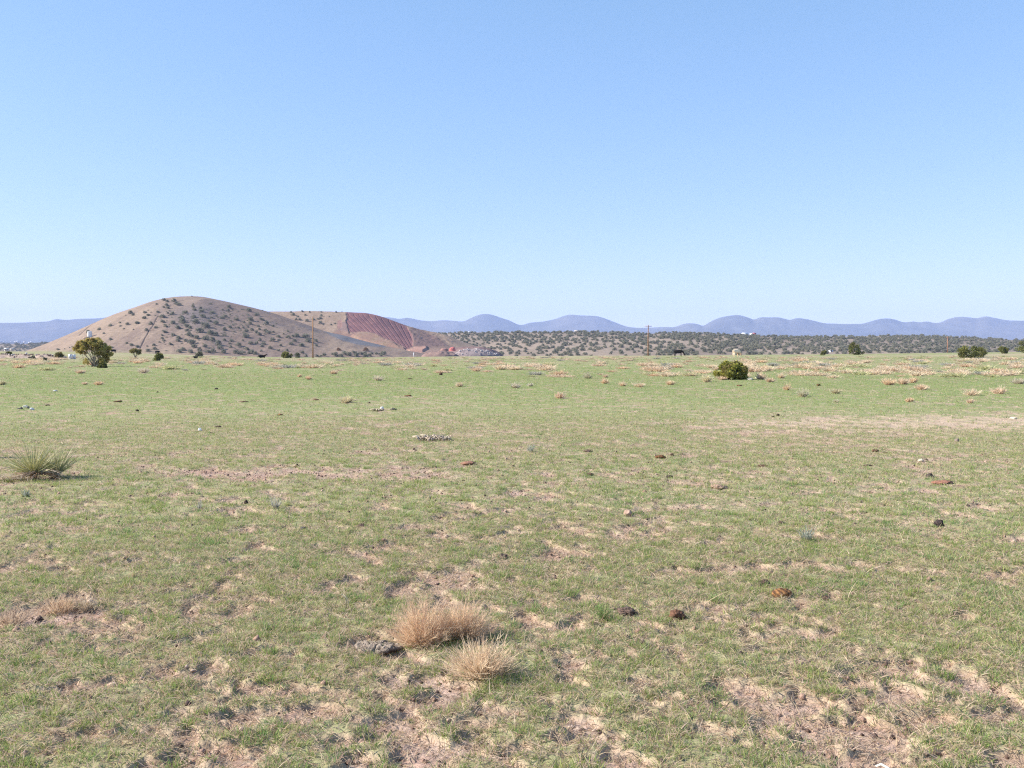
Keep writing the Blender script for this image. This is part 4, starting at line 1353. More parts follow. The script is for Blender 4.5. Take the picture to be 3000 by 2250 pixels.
# the dark wood on the low rise down the valley
w2 = Geo()
for k in range(420):
    px = PR.uniform(-120, 250); u = PR.random() ** 0.7
    X, Y, Z = (float(v) for v in rise.point(np.array([px]), np.array([u])))
    V, c = proto_data[k % len(proto_data)]
    size = PR.uniform(4.0, 8.5)
    V = V[: 340 * 4] * size * np.array([1.3, 1, 0.9]); c = c[: 340 * 4] * 0.8
    w2.add(V + np.array([X, Y, Z - 0.3]), np.arange(len(V)).reshape(-1, 4)[:, [0, 1, 3, 2]], None, c)
o = w2.obj("valley_woodland", M_LEAF); o['kind'] = 'stuff'

# ------------------------------------------------------------------ cattle
def make_cow_mesh(name, pose, colour, belly=None):
    """one continuous body grown over a joint skeleton; x forward, feet at z 0"""
    v, r, e = [], [], []

    def add(p, rx, ry=None, to=None):
        v.append(p); r.append((rx, ry or rx))
        if to is not None:
            e.append((to, len(v) - 1))
        return len(v) - 1
    dz = -0.52 if pose == "lying" else 0.0
    hip = add((-0.62, 0, 1.06 + dz), 0.27, 0.32)
    rump = add((-0.86, 0, 1.10 + dz), 0.20, 0.22, hip)
    mid = add((-0.10, 0, 0.97 + dz), 0.33, 0.40, hip)
    chest = add((0.42, 0, 0.97 + dz), 0.28, 0.40, mid)
    with_ = add((0.72, 0, 1.08 + dz), 0.17, 0.25, chest)
    if pose == "grazing":
        neck = add((0.98, 0, 0.82), 0.12, 0.17, with_); poll = add((1.20, 0, 0.50), 0.115, 0.12, neck); muz = add((1.34, 0, 0.16), 0.07, 0.075, poll)
    elif pose == "lying":
        neck = add((0.98, 0, 0.80), 0.12, 0.16, with_); poll = add((1.24, 0, 0.92), 0.11, 0.12, neck); muz = add((1.52, 0, 0.76), 0.07, 0.075, poll)
    else:
        neck = add((1.00, 0, 1.26), 0.12, 0.17, with_); poll = add((1.26, 0, 1.42), 0.115, 0.12, neck); muz = add((1.56, 0, 1.22), 0.075, 0.08, poll)
    for s in (-1, 1):
        ear = add((v[poll][0] - 0.06, s * 0.14, v[poll][2] + 0.06), 0.035, 0.05, poll)
        add((v[poll][0] - 0.08, s * 0.25, v[poll][2] + 0.05), 0.02, 0.035, ear)
        if pose == "lying":
            a = add((-0.55, s * 0.24, 0.34), 0.13, 0.16, hip); b = add((-0.22, s * 0.36, 0.14), 0.075, 0.08, a); add((-0.50, s * 0.38, 0.07), 0.05, 0.05, b)
            a = add((0.50, s * 0.18, 0.32), 0.10, 0.13, chest); b = add((0.78, s * 0.24, 0.12), 0.06, 0.06, a); add((0.52, s * 0.26, 0.06), 0.045, 0.045, b)
        else:
            st = s * 0.06
            a = add((-0.66 + st, s * 0.17, 0.80), 0.13, 0.18, hip); b = add((-0.60 + st, s * 0.18, 0.60), 0.085, 0.11, a)
            c = add((-0.78 + st, s * 0.18, 0.42), 0.07, 0.08, b); d = add((-0.72 + st, s * 0.18, 0.15), 0.055, 0.058, c); add((-0.68 + st, s * 0.18, 0.02), 0.055, 0.055, d)
            a = add((0.50 - st, s * 0.16, 0.72), 0.10, 0.14, chest); b = add((0.54 - st, s * 0.16, 0.44), 0.075, 0.08, a)
            d = add((0.52 - st, s * 0.16, 0.15), 0.055, 0.058, b); add((0.56 - st, s * 0.16, 0.02), 0.055, 0.055, d)
    t1 = add((-1.02, 0, 1.14 + dz), 0.05, 0.05, rump); t2 = add((-1.07, 0.02, 0.85 + dz), 0.025, 0.025, t1)
    t3 = add((-1.05, 0.03, 0.60 + dz), 0.025, 0.025, t2); add((-1.05, 0.03, 0.42 + dz * 0.7), 0.045, 0.045, t3)
    me = bpy.data.meshes.new(name)
    me.from_pydata(v, e, [])
    o = bpy.data.objects.new(name, me); COL.objects.link(o)
    sk = o.modifiers.new("skin", 'SKIN')
    for i, sv in enumerate(me.skin_vertices[0].data):
        sv.radius = r[i]; sv.use_root = (i == 0)
    sub = o.modifiers.new("sub", 'SUBSURF'); sub.levels = 2; sub.render_levels = 2
    dg = bpy.context.evaluated_depsgraph_get()
    m2 = bpy.data.meshes.new_from_object(o.evaluated_get(dg))
    bpy.data.objects.remove(o)
    n = len(m2.vertices); V = np.empty(n * 3, np.float32); m2.vertices.foreach_get("co", V); V = V.reshape(-1, 3)
    c = np.tile(np.asarray(colour, float), (n, 1))
    if belly is not None:
        c = mix(c, np.asarray(belly, float), (sstep(-0.1, 0.25, fbm(V[:, 0] * 2, V[:, 2] * 2 + V[:, 1], 9, 2)) * sstep(1.0, 0.4, V[:, 2]))[:, None])
    muzzle = sstep(0.16, 0.05, np.linalg.norm(V - np.array(v[muz]), axis=1))
    c = mix(c, np.array(colour) * 0.55, muzzle[:, None])
    a = m2.color_attributes.new("Col", 'FLOAT_COLOR', 'POINT')
    cc = np.ones((n, 4), np.float32); cc[:, :3] = c
    a.data.foreach_set("color", cc.ravel())
    m2.polygons.foreach_set("use_smooth", np.ones(len(m2.polygons), bool))
    m2.materials.clear(); m2.materials.append(M_HIDE)
    m2.name = name
    return m2


BLACK = (0.006, 0.005, 0.005)
cow_grazing = make_cow_mesh("cow", "grazing", BLACK)
cow_standing = make_cow_mesh("cow", "standing", BLACK)
cow_lying = make_cow_mesh("cow", "lying", BLACK)
cow_pale = make_cow_mesh("cow", "grazing", (0.84, 0.68, 0.48), (0.66, 0.46, 0.30))


def cow(me, p, size, rz, label):
    o = bpy.data.objects.new("cow", me); COL.objects.link(o)
    o.location = (p[0], p[1], p[2] - 0.01); o.scale = (size,) * 3; o.rotation_euler = (0, 0, rz)
    return tag(o, label, "cow")


x, y, z, s = hit(1988, 1044.6)
cow(cow_grazing, (x, y, z), 20.5 * s / 1.38, RAD(-30), "black cow grazing with its head down, beside the thin utility pole")
x, y, z, s = hit(2158, 1045.2)
cow(cow_pale, (x, y, z), 22.5 * s / 1.36, RAD(38), "cream-coloured cow grazing behind the olive juniper bush")
p = at_dist(332, 330.0)
cow(cow_standing, p, 1.0 * 330 * 11.5 / F / 1.32, RAD(180), "black cow standing just behind the largest leaning juniper")
p = at_dist(462, 330.0)
cow(cow_grazing, p, 330 * 11 / F / 1.36, RAD(-20), "black cow half hidden behind a yellow-green juniper bush")
x, y, z, s = hit(767, 1049)
cow(cow_lying, (x, y, z), 9.5 * s / 0.85, RAD(8), "black cow lying at the foot of the cinder hill")
x, y, z, s = hit(7, 1042.5)
cow(cow_grazing, (x, y, z), 8 * s / 1.36, RAD(70), "small black cow seen end-on by the stony bank")

# ------------------------------------------------------------------ utility poles
POLE_COL = np.array([0.300, 0.165, 0.085])


def utility_pole(px, dist, top_py, label, arm, col=POLE_COL, rz=0.0):
    x, y, z = at_dist(px, dist)
    H = EYE + float(elev(top_py)) * dist - z
    root = tag(empty("utility_pole", (x, y, z), rz), label, "utility pole", "utility poles crossing the pasture")
    g = Geo().tube([(0, 0, -0.4), (0, 0, H * 0.5), (0.03, 0, H)], [0.17, 0.14, 0.11], 10, col)
    g.obj("pole", M_WOOD, root, True)
    k = H / 10.0
    if arm:
        Geo().box((0, -0.13, H - 0.35), (2.3 * k, 0.10, 0.13), col * 0.9).obj("crossarm", M_WOOD, root)
        b = Geo()
        for sg in (-1, 1):
            b.tube([(sg * 0.7 * k, -0.15, H - 0.38), (0, -0.15, H - 1.0)], [0.018, 0.018], 4, (0.3, 0.3, 0.3))
        b.obj("brace", M_PAINT, root)
        xs = (-1.0 * k, -0.55 * k, 0.85 * k)
    else:
        xs = (-0.16, 0.16, 0.0)
    for xi in xs:
        zz = H - 0.285 if arm else (H - 0.5 if xi else H)
        q = Geo().tube([(xi, -0.13 if arm else 0, zz), (xi, -0.13 if arm else 0, zz + 0.10), (xi, -0.13 if arm else 0, zz + 0.16), (xi, -0.13 if arm else 0, zz + 0.24)], [0.03, 0.07, 0.045, 0.06], 8, (0.62, 0.60, 0.56))
        q.obj("insulator", M_PAINT, root, True)
    return root, H


utility_pole(917, 243.0, 927.5, "tall brown wooden utility pole standing before the cinder hill", False)
utility_pole(1898.5, 272.0, 952.0, "wooden utility pole with a short crossarm standing beside the black grazing cow", True)
utility_pole(2775, 345.0, 986.0, "short faded reddish utility pole standing before the dark ridge", True, np.array([0.33, 0.17, 0.11]))

# ------------------------------------------------------------------ fence post whose shadow reaches the pasture by the yucca
def make_post():
    x, y = -8.9, 14.75
    g = Geo().tube([(0, 0, -0.3), (0.01, 0, 0.6), (0.03, 0.01, 1.15)], [0.075, 0.07, 0.06], 9, (0.30, 0.23, 0.17))
    o = g.obj("fence_post", M_WOOD, loc=(x, y, float(land(x, y))))
    tag(o, "weathered grey wooden fence post by the yucca, throwing a long thin shadow", "fence post")


make_post()

# ------------------------------------------------------------------ white tank and cabinets
def make_tank():
    px, py = 264.5, 987.0
    x, y, z, s = hill.find(px, py, hill_extra)
    R_, H = 6.3 * s, 15.5 * s
    root = tag(empty("water_tank", (x, y, z)), "white cylindrical water tank on the flank of the cinder hill", "water tank")
    n = 40
    a = np.linspace(0, 2 * np.pi, n, endpoint=False)
    g = Geo()
    g.tube([(0, 0, -1.5), (0, 0, H)], [R_, R_], n, (0.74, 0.74, 0.72), cap=False)
    g.obj("shell", M_PAINT, root, True)
    g = Geo()
    g.tube([(0, 0, H), (0, 0, H + 0.02), (0, 0, H + 0.12), (0, 0, H + 0.12 + R_ * 0.22)], [R_ * 1.0, R_ * 1.03, R_ * 1.03, 0.15], n, (0.72, 0.72, 0.70))
    g.obj("roof", M_PAINT, root, True)
    g = Geo()
    ang = RAD(250)
    ux, uy = math.cos(ang), math.sin(ang)
    for sg in (-0.22, 0.22):
        g.tube([(ux * (R_ + 0.12) - uy * sg, uy * (R_ + 0.12) + ux * sg, -0.5), (ux * (R_ + 0.12) - uy * sg, uy * (R_ + 0.12) + ux * sg, H + 0.6)], [0.035, 0.035], 5, (0.5, 0.5, 0.5))
    for i in range(12):
        zz = H * i / 11
        g.tube([(ux * (R_ + 0.12) + uy * 0.22, uy * (R_ + 0.12) - ux * 0.22, zz), (ux * (R_ + 0.12) - uy * 0.22, uy * (R_ + 0.12) + ux * 0.22, zz)], [0.02, 0.02], 4, (0.5, 0.5, 0.5))
    g.obj("ladder", M_PAINT, root)
    # levelled pad of pale earth under the tank
    g = Geo().tube([(0, 0, -2.0), (0, 0, 0.10), (0, 0, 0.25)], [R_ * 2.0, R_ * 1.7, R_ * 1.4], 24, (0.34, 0.25, 0.18))
    o = g.obj("earth_pad", M_HILL, None, True, loc=(x - 2.0, y - 0.5, z))
    tag(o, "pale levelled earth pad under the white water tank", "earth pad")


make_tank()


def make_cabinet(px, wpx, hpx, label, dark):
    x, y, z, s = hit(px, 1052)
    W, H = wpx * s, hpx * s
    root = tag(empty("utility_cabinet", (x, y, z)), label, "utility cabinet")
    Geo().box((0, 0, H * 0.53), (W, W * 0.8, H * 0.86), (0.70, 0.71, 0.74)).obj("body", M_PAINT, root)
    Geo().box((0, -W * 0.40 - 0.012, H * 0.53), (W * (0.42 if dark else 0.70), 0.02, H * 0.62), (0.25, 0.28, 0.36) if dark else (0.62, 0.64, 0.68)).obj("door_panel", M_PAINT, root)
    Geo().box((0, 0, H * 0.98), (W * 1.06, W * 0.88, H * 0.05), (0.72, 0.73, 0.74)).obj("lid", M_PAINT, root)
    Geo().box((0, 0, H * 0.02), (W * 1.1, W * 0.9, H * 0.16), (0.42, 0.40, 0.38)).obj("base", M_ROCK, root)


make_cabinet(206, 7.5, 14.5, "white utility cabinet with a dark door panel, beside a greyer one", True)
make_cabinet(217, 7.5, 13.5, "greyish white utility cabinet with a pale door, by the largest juniper", False)

# ------------------------------------------------------------------ houses
def house(p, W, D_, H, wall, roof, label, rz=0.0, nwin=2, group=None):
    root = tag(empty("house", p, rz), label, "house", group)
    Geo().box((0, 0, H / 2 - 0.5), (W, D_, H + 1.0), wall).obj("wall", M_PAINT, root)
    g = Geo(); o = 0.4; r = D_ * 0.28
    V = [(-W / 2 - o, -D_ / 2 - o, H), (W / 2 + o, -D_ / 2 - o, H), (W / 2 + o, D_ / 2 + o, H), (-W / 2 - o, D_ / 2 + o, H), (-W / 2 - o, 0, H + r), (W / 2 + o, 0, H + r)]
    g.add(V, [(0, 1, 5, 4), (2, 3, 4, 5), (0, 3, 2, 1)], [(0, 4, 3), (1, 2, 5)], roof)
    g.obj("roof", M_PAINT, root)
    Geo().box((-W * 0.05, -D_ / 2 - 0.03, 1.05), (1.0, 0.06, 2.1), (0.16, 0.10, 0.07)).obj("door", M_PAINT, root)
    for k in range(nwin):
        xx = -W * 0.3 + k * W * 0.6 / max(1, nwin - 1)
        f = Geo().box((xx, -D_ / 2 - 0.03, 1.5), (1.3, 0.06, 1.2), (0.6, 0.6, 0.58)).obj("window", M_PAINT, root)
        Geo().box((xx, -D_ / 2 - 0.065, 1.5), (1.05, 0.02, 0.95), (0.05, 0.06, 0.08)).obj("pane", M_PAINT, f)
    return root


def on(sl, px, py, ex=None):
    return sl.find(px, py, ex)[:3]


house(on(ridge, 2209, 981.5, ridge_extra), 4.0, 5, 2.8, (0.36, 0.10, 0.10), (0.42, 0.12, 0.12), "red-walled house on the ridge top touching a white one")
house(on(ridge, 2201, 981.5, ridge_extra), 3.6, 5, 2.2, (0.78, 0.78, 0.76), (0.80, 0.80, 0.79), "white house on the ridge top touching the red-walled one")
house(on(ridge, 2181, 981, ridge_extra), 7.0, 6, 2.0, (0.70, 0.72, 0.74), (0.74, 0.75, 0.77), "low pale house on the ridge top, standing apart among junipers")
house(on(ridge, 2434, 1031, ridge_extra), 2.6, 3, 0.7, (0.74, 0.74, 0.73), (0.82, 0.82, 0.82), "tiny white-roofed shed low on the ridge between junipers", 0.1, 1)
house(on(ridge, 1690, 974, ridge_extra), 6.0, 5, 1.6, (0.40, 0.34, 0.28), (0.42, 0.37, 0.32), "pale tan house half sunk among the junipers on the ridge top")
house(on(ridge, 1376, 977, ridge_extra), 4.0, 4, 1.5, (0.5, 0.5, 0.5), (0.55, 0.55, 0.56), "small pale house on the ridge near the quarried hill")


def valley_house(px, py, dist, W, H, label, roof=(0.70, 0.70, 0.68), wall=(0.62, 0.56, 0.48), group=None):
    x = (px - 1500) / F * dist
    z = EYE + float(elev(py)) * dist - H - 0.2
    return house((x, dist, z), W, W * 0.8, H, wall, roof, label, PR.uniform(-0.4, 0.4), 2, group)


valley_house(20, 1022.5, 1150, 4.2, 2.0, "bright white-roofed house below the dark wooded rise, the bigger of two")
valley_house(37, 1021.0, 1180, 3.0, 1.6, "small white-roofed house below the dark wooded rise, the smaller of two")
for k in range(16):
    valley_house([2, 9, 15, 20, 25, 29, 33, 37, 41, 47, 53, 57, 73, 88, 93, 6][k] * 1.0, PR.uniform(1000.5, 1004.0) if k != 15 else 1001, 5200 + 40 * k, PR.uniform(9, 20), PR.uniform(5, 9),
                 "pale building of the distant town at the foot of the blue mountain", (0.56, 0.53, 0.54), (0.52, 0.48, 0.48), "buildings of the distant town")

# ------------------------------------------------------------------ stones and dung
def lump_mesh(name, seed, sx, sy, sz, kind, col, col2=None, sub=4):
    bm = bmesh.new()
    bmesh.ops.create_icosphere(bm, subdivisions=sub, radius=1.0)
    rng = random.Random(seed)
    off = Vector((rng.uniform(-50, 50), rng.uniform(-50, 50), rng.uniform(-50, 50)))
    cols = []
    planes = [Vector((rng.gauss(0, 1), rng.gauss(0, 1), rng.gauss(0.2, 1))).normalized() for _ in range(9)]
    cuts = [rng.uniform(0.62, 0.92) for _ in planes]
    for v in bm.verts:
        p = v.co.copy()
        n1 = mnoise.noise(p * 1.6 + off); n2 = mnoise.noise(p * 5.0 + off)
        if kind == "rock":
            k = 1.0
            for pl, ct in zip(planes, cuts):
                d = p.dot(pl)
                if d * k > ct:
                    k = ct / d
            v.co = p * (k + 0.05 * n2)
            t = 0.5 + n2
        elif kind == "dung":                       # flattened pat with wrinkled rings
            rad = math.hypot(p.x, p.y)
            ring = math.sin(rad * 15 + 4 * n1) * 0.09
            v.co = Vector((p.x * (1 + 0.25 * n1), p.y * (1 + 0.25 * n1), p.z * (0.85 + 0.35 * n1) + (ring if p.z > 0 else 0) + 0.22 * n2 + 0.14 * mnoise.noise(p * 10.0 + off)))
            t = 0.5 + 0.6 * n2 + ring * 3
        elif kind == "striped":                    # cake broken into upright layers
            st = math.sin((p.x * 0.85 + 0.55 * p.z) * 13 + 2.2 * n1)
            v.co = p * (1 + 0.10 * n1 + 0.075 * st)
            t = 0.5 + 0.55 * st
        else:                                      # clod
            n3 = mnoise.noise(p * 11.0 + off)
            v.co = p * (1 + 0.34 * n1 + 0.26 * n2 + 0.14 * n3)
            t = 0.5 + n2
        cols.append(mix(np.array(col), np.array(col2 if col2 is not None else np.array(col) * 0.7), min(1, max(0, t))))
    for v in bm.verts:
        v.co = Vector((v.co.x * sx, v.co.y * sy, v.co.z * sz))
    me = bpy.data.meshes.new(name)
    bm.to_mesh(me); bm.free()
    a = me.color_attributes.new("Col", 'FLOAT_COLOR', 'POINT')
    cc = np.ones((len(me.vertices), 4), np.float32); cc[:, :3] = np.array(cols)
    a.data.foreach_set("color", cc.ravel())
    me.polygons.foreach_set("use_smooth", np.full(len(me.polygons), kind != "rock"))
    me.materials.append(M_ROCK if kind == "rock" else M_DUNG)
    return me


def lump(px, py, wpx, hpx, kind, label, name, cat, col, col2=None, seed=0, rz=0.0, depth=0.9, group=None):
    x, y, z, s = hit(px, py)
    hh = max(0.35 * hpx * s, hpx * s - 0.8 * wpx * s * depth * EYE / y)
    me = lump_mesh(name, seed + int(px * 7 + py), wpx * s / 2, wpx * s / 2 * depth, hh * 0.62, kind, col, col2)
    o = bpy.data.objects.new(name, me); COL.objects.link(o)
    o.location = (x, y + 0.3 * wpx * s, float(land(x, y + 0.3 * wpx * s)) + hh * 0.26); o.rotation_euler = (PR.uniform(-.1, .1), PR.uniform(-.1, .1), rz)
    return tag(o, label, cat, group)


RUSTY, RUSTD = (0.27, 0.135, 0.055), (0.075, 0.038, 0.022)
DARKB, DARKD = (0.085, 0.055, 0.042), (0.030, 0.022, 0.020)
BLK = (0.020, 0.017, 0.018)
lump(2294, 1754, 58, 36, "striped", "rusty orange dung cake with dark stripes, biggest of the dung", "dung_pat", "dung", RUSTY, RUSTD, 1)
lump(2258, 1757, 44, 16, "clod", "flat crumbled brown dung piece leaning against the striped cake", "dung_pat", "dung", (0.24, 0.145, 0.085), RUSTD, 2)
lump(2243, 1722, 30, 24, "dung", "dark brown wrinkled dung lump behind the striped cake", "dung_pat", "dung", (0.13, 0.085, 0.06), DARKD, 3)
lump(1986, 1822, 46, 40, "clod", "reddish brown pitted clod with a black shaded side, next to pale straw", "dirt_clod", "dirt clod", (0.20, 0.10, 0.062), (0.08, 0.045, 0.03), 4)
lump(1838, 1808, 52, 26, "clod", "dark brown crumbly clod beside the leafy green weed", "dirt_clod", "dirt clod", (0.19, 0.125, 0.095), DARKD, 5)
lump(2422, 1762, 26, 18, "dung", "small round dark brown dung pat on its own past the striped cake", "dung_pat", "dung", (0.15, 0.09, 0.065), DARKD, 6)
lump(1936, 1344, 32, 14, "dung", "red-brown flat dung pat in pale grass, lighter one of a pair", "dung_pat", "dung", (0.26, 0.115, 0.05), RUSTD, 7)
lump(1969, 1337, 10, 10, "clod", "small upright dark brown clod beside the red-brown flat pat", "dirt_clod", "dirt clod", (0.13, 0.07, 0.04), DARKD, 8)
lump(1723, 1325, 26, 9, "dung", "flat grey-brown dung pat with a shaded end", "dung_pat", "dung", (0.23, 0.15, 0.115), DARKD, 9)
lump(1729, 1395, 20, 11, "clod", "small brown clod below a pale grass tuft", "dirt_clod", "dirt clod", (0.19, 0.115, 0.08), DARKD, 10)
lump(2110, 1432, 46, 17, "clod", "light tan crumbly clod, wide and sunlit, on bare straw", "dirt_clod", "dirt clod", (0.34, 0.245, 0.17), (0.20, 0.13, 0.09), 11)
lump(1962, 1400, 22, 11, "dung", "near-black dung pat with a thin green tuft behind it", "dung_pat", "dung", (0.085, 0.06, 0.05), DARKD, 12)
lump(2238, 1368, 30, 10, "dung", "flat reddish dung pat near the pale straw patches", "dung_pat", "dung", (0.22, 0.12, 0.08), DARKD, 13)
lump(2754, 1548, 26, 26, "clod", "black-brown upright clod in the open turf, darkest thereabouts", "dirt_clod", "dirt clod", (0.085, 0.06, 0.055), BLK, 14)
lump(2725, 1397, 20, 16, "clod", "blackish clod with a grey shadow above a reddish patch", "dirt_clod", "dirt clod", (0.12, 0.09, 0.08), BLK, 15)
lump(2768, 1417, 54, 11, "clod", "low reddish earth crumble, wide and flat", "dirt_clod", "dirt clod", (0.33, 0.16, 0.10), (0.20, 0.10, 0.07), 16)
lump(2545, 1366, 26, 6, "dung", "thin dark flat dung strip near a pale straw edge", "dung_pat", "dung", (0.16, 0.10, 0.075), DARKD, 17)
lump(2566, 1324, 20, 9, "dung", "rusty small dung pat paired with a darker one", "dung_pat", "dung", (0.24, 0.13, 0.08), DARKD, 18)
lump(2594, 1327, 16, 6, "dung", "darker small dung pat paired with the rusty one", "dung_pat", "dung", (0.15, 0.09, 0.06), DARKD, 19)
lump(2290, 1538, 18, 9, "clod", "brown clod at the foot of the grey-green weed", "dirt_clod", "dirt clod", (0.16, 0.10, 0.075), DARKD, 20)
lump(2545, 1596, 34, 9, "dung", "faint flat greyish dung pat half sunk in turf", "dung_pat", "dung", (0.25, 0.18, 0.14), (0.15, 0.10, 0.08), 21)
lump(1475, 1640, 24, 16, "clod", "black-shaded clod at the edge of a dirt patch behind the tan shrubs", "dirt_clod", "dirt clod", (0.12, 0.085, 0.07), BLK, 22)
lump(1061, 1545, 30, 18, "clod", "brown crumbly clod on a stretch of pale dead grass", "dirt_clod", "dirt clod", (0.19, 0.125, 0.10), DARKD, 23)
lump(342, 1178, 24, 6, "dung", "orange-brown flat dung pat in smooth green grass", "dung_pat", "dung", (0.27, 0.15, 0.08), RUSTD, 24)
lump(712, 1178, 26, 6, "dung", "brown flat dung pat in smooth green grass below the cinder hill", "dung_pat", "dung", (0.21, 0.115, 0.08), RUSTD, 25)
lump(1194, 1161, 22, 5, "dung", "bright rust flat dung pat past the pale straw bush", "dung_pat", "dung", (0.31, 0.15, 0.07), RUSTD, 26)
lump(926, 1172, 18, 5, "dung", "small brown dung pat beside the pale straw bush", "dung_pat", "dung", (0.23, 0.13, 0.085), RUSTD, 27)
lump(821, 1217, 15, 6, "clod", "small orange-brown clod in bright green grass", "dirt_clod", "dirt clod", (0.33, 0.175, 0.085), RUSTD, 28)
lump(1370, 1361, 40, 10, "clod", "scattered reddish bark-like crumble in pale grass", "dirt_clod", "dirt clod", (0.35, 0.19, 0.125), (0.17, 0.085, 0.06), 29)
lump(2168, 1131, 16, 5, "dung", "rust dung pat just below the olive juniper bush", "dung_pat", "dung", (0.25, 0.13, 0.07), RUSTD, 30)
lump(868, 1366, 0.1 + 18, 9, "dung", "rusty dung pat in fresh green turf near grey weeds", "dung_pat", "dung", (0.24, 0.14, 0.09), RUSTD, 31)
lump(401, 1204, 11, 8, "clod", "black dung lump on pale turf beside dead grass", "dung_pat", "dung", BLK, DARKB, 32)
lump(633, 1141, 10, 5, "clod", "black dung lump in even green grass, the larger of two", "dung_pat", "dung", BLK, DARKB, 33)
lump(461, 1150, 6, 4, "clod", "tiny black dung lump in even green grass, the smaller of two", "dung_pat", "dung", BLK, DARKB, 34)
lump(137, 1188, 15, 4, "dung", "dark flat dung pat next to the pale scattered stones", "dung_pat", "dung", (0.12, 0.08, 0.06), DARKD, 35)
lump(1081, 1181, 9, 5, "clod", "small black lump in the grass above the white flowerless clump", "dung_pat", "dung", BLK, DARKB, 36)
lump(2399, 1131, 10, 8, "clod", "dark stump-like lump with a tan side among the mid bushes", "dirt_clod", "dirt clod", (0.20, 0.13, 0.04), BLK, 37)
lump(2280, 1218, 9, 7, "clod", "black dung lump at the head of the worn strip, the rounder of two", "dung_pat", "dung", BLK, DARKB, 38)
lump(2265, 1222, 9, 4, "dung", "black dung lump at the head of the worn strip, the flatter of two", "dung_pat", "dung", BLK, DARKB, 39)
lump(720, 1478, 12, 12, "clod", "black round lump in place of a dark mole hole between the two silvery weeds", "dung_pat", "dung", BLK, DARKB, 40)  # added black lump imitates the dark mouth of a mole hole
lump(457, 1326, 13, 5, "dung", "small dark dung pat in turf near the yucca", "dung_pat", "dung", DARKB, DARKD, 41)
lump(637, 1252, 18, 6, "dung", "brown dung pat close beside the white angular stone", "dung_pat", "dung", (0.19, 0.12, 0.085), DARKD, 42)
lump(618, 1270, 13, 5, "dung", "dark dung pat below the white angular stone", "dung_pat", "dung", DARKB, DARKD, 43)
lump(1291, 1099, 10, 8, "clod", "small upright dark brown lump in green grass in front of the grey rock heap", "dirt_clod", "dirt clod", (0.14, 0.08, 0.055), DARKD, 44)
lump(1201, 1111, 14, 4, "dung", "thin dark dung strip in green grass in front of the quarry", "dung_pat", "dung", (0.17, 0.10, 0.07), DARKD, 45)
# stones
lump(585, 1263, 11, 12, "rock", "white angular stone, shaded black on one side, on the turf", "stone", "stone", (0.72, 0.70, 0.68), (0.60, 0.58, 0.56), 60)
lump(886, 1556, 18, 16, "rock", "dark grey pointed stone, alone in the turf", "stone", "stone", (0.085, 0.075, 0.085), (0.05, 0.045, 0.05), 61)
lump(1840, 1512, 24, 22, "rock", "pinkish tan pointed stone standing up from dead grass", "stone", "stone", (0.45, 0.31, 0.23), (0.36, 0.24, 0.18), 62)
lump(2700, 1350, 18, 13, "rock", "cream rounded stone with a dark hollow beneath, in open turf", "stone", "stone", (0.58, 0.50, 0.36), (0.45, 0.38, 0.28), 63)
lump(2806, 1294, 14, 13, "rock", "brownish grey round stone at the edge of the worn strip", "stone", "stone", (0.26, 0.20, 0.165), (0.18, 0.14, 0.12), 64)
lump(160, 1147, 13, 6, "rock", "flat white stone with a grey end in even green grass", "stone", "stone", (0.66, 0.65, 0.62), (0.40, 0.42, 0.45), 65)
lump(2973, 1226, 22, 9, "rock", "whitish flat stone on the worn strip near the picture edge", "stone", "stone", (0.62, 0.55, 0.44), (0.48, 0.40, 0.31), 66)
lump(72, 1194, 15, 9, "rock", "cream stone, brightest of the stones scattered above the yucca", "stone", "stone", (0.66, 0.64, 0.50), (0.50, 0.48, 0.40), 67)
lump(92, 1201, 13, 8, "rock", "whitish blue stone at the end of the stones above the yucca", "stone", "stone", (0.58, 0.60, 0.64), (0.42, 0.44, 0.46), 68)
lump(62, 1199, 9, 8, "rock", "dark grey stone among the stones above the yucca", "stone", "stone", (0.10, 0.10, 0.11), (0.06, 0.06, 0.07), 69)
lump(80, 1197, 12, 9, "rock", "mid grey stone in the middle of the stones above the yucca", "stone", "stone", (0.24, 0.22, 0.20), (0.15, 0.14, 0.13), 70)
lump(53, 1199, 10, 5, "rock", "brownish low stone, first of the stones above the yucca", "stone", "stone", (0.22, 0.18, 0.14), (0.14, 0.12, 0.10), 71)
lump(1118, 1199, 13, 11, "rock", "white stone standing in a clump of dead stems", "stone", "stone", (0.74, 0.73, 0.68), (0.60, 0.58, 0.52), 72)
lump(1152, 1201, 20, 9, "clod", "low grey-black clump beside the white stone in dead stems", "dirt_clod", "dirt clod", (0.16, 0.15, 0.13), (0.07, 0.065, 0.06), 73)
lump(2199, 1113, 18, 8, "rock", "pale cream stone at the foot of the olive juniper bush", "stone", "stone", (0.46, 0.43, 0.34), (0.34, 0.32, 0.28), 74)
lump(2217, 1109, 9, 6, "rock", "yellowish stone beside the pale cream stone", "stone", "stone", (0.60, 0.56, 0.30), (0.42, 0.40, 0.30), 75)
lump(1912, 1229, 9, 6, "rock", "small tan stone at the tip of the worn strip", "stone", "stone", (0.45, 0.32, 0.24), (0.33, 0.24, 0.18), 76)

# dead white stick standing at the bottom edge of the view
x, y, z, s = hit(2588, 2252)
o = Geo().tube([(-0.03, 0, 0.01), (-0.01, 0, 0.018), (0.012, -0.02, 0.012), (0.025, -0.03, 0.0)], [0.004, 0.006, 0.005, 0.003], 6, (0.72, 0.68, 0.58)).obj("stick", M_WOOD, None, True, loc=(x, y, z + 0.02))
tag(o, "short bleached white stick lying in the turf at the very bottom edge", "stick")


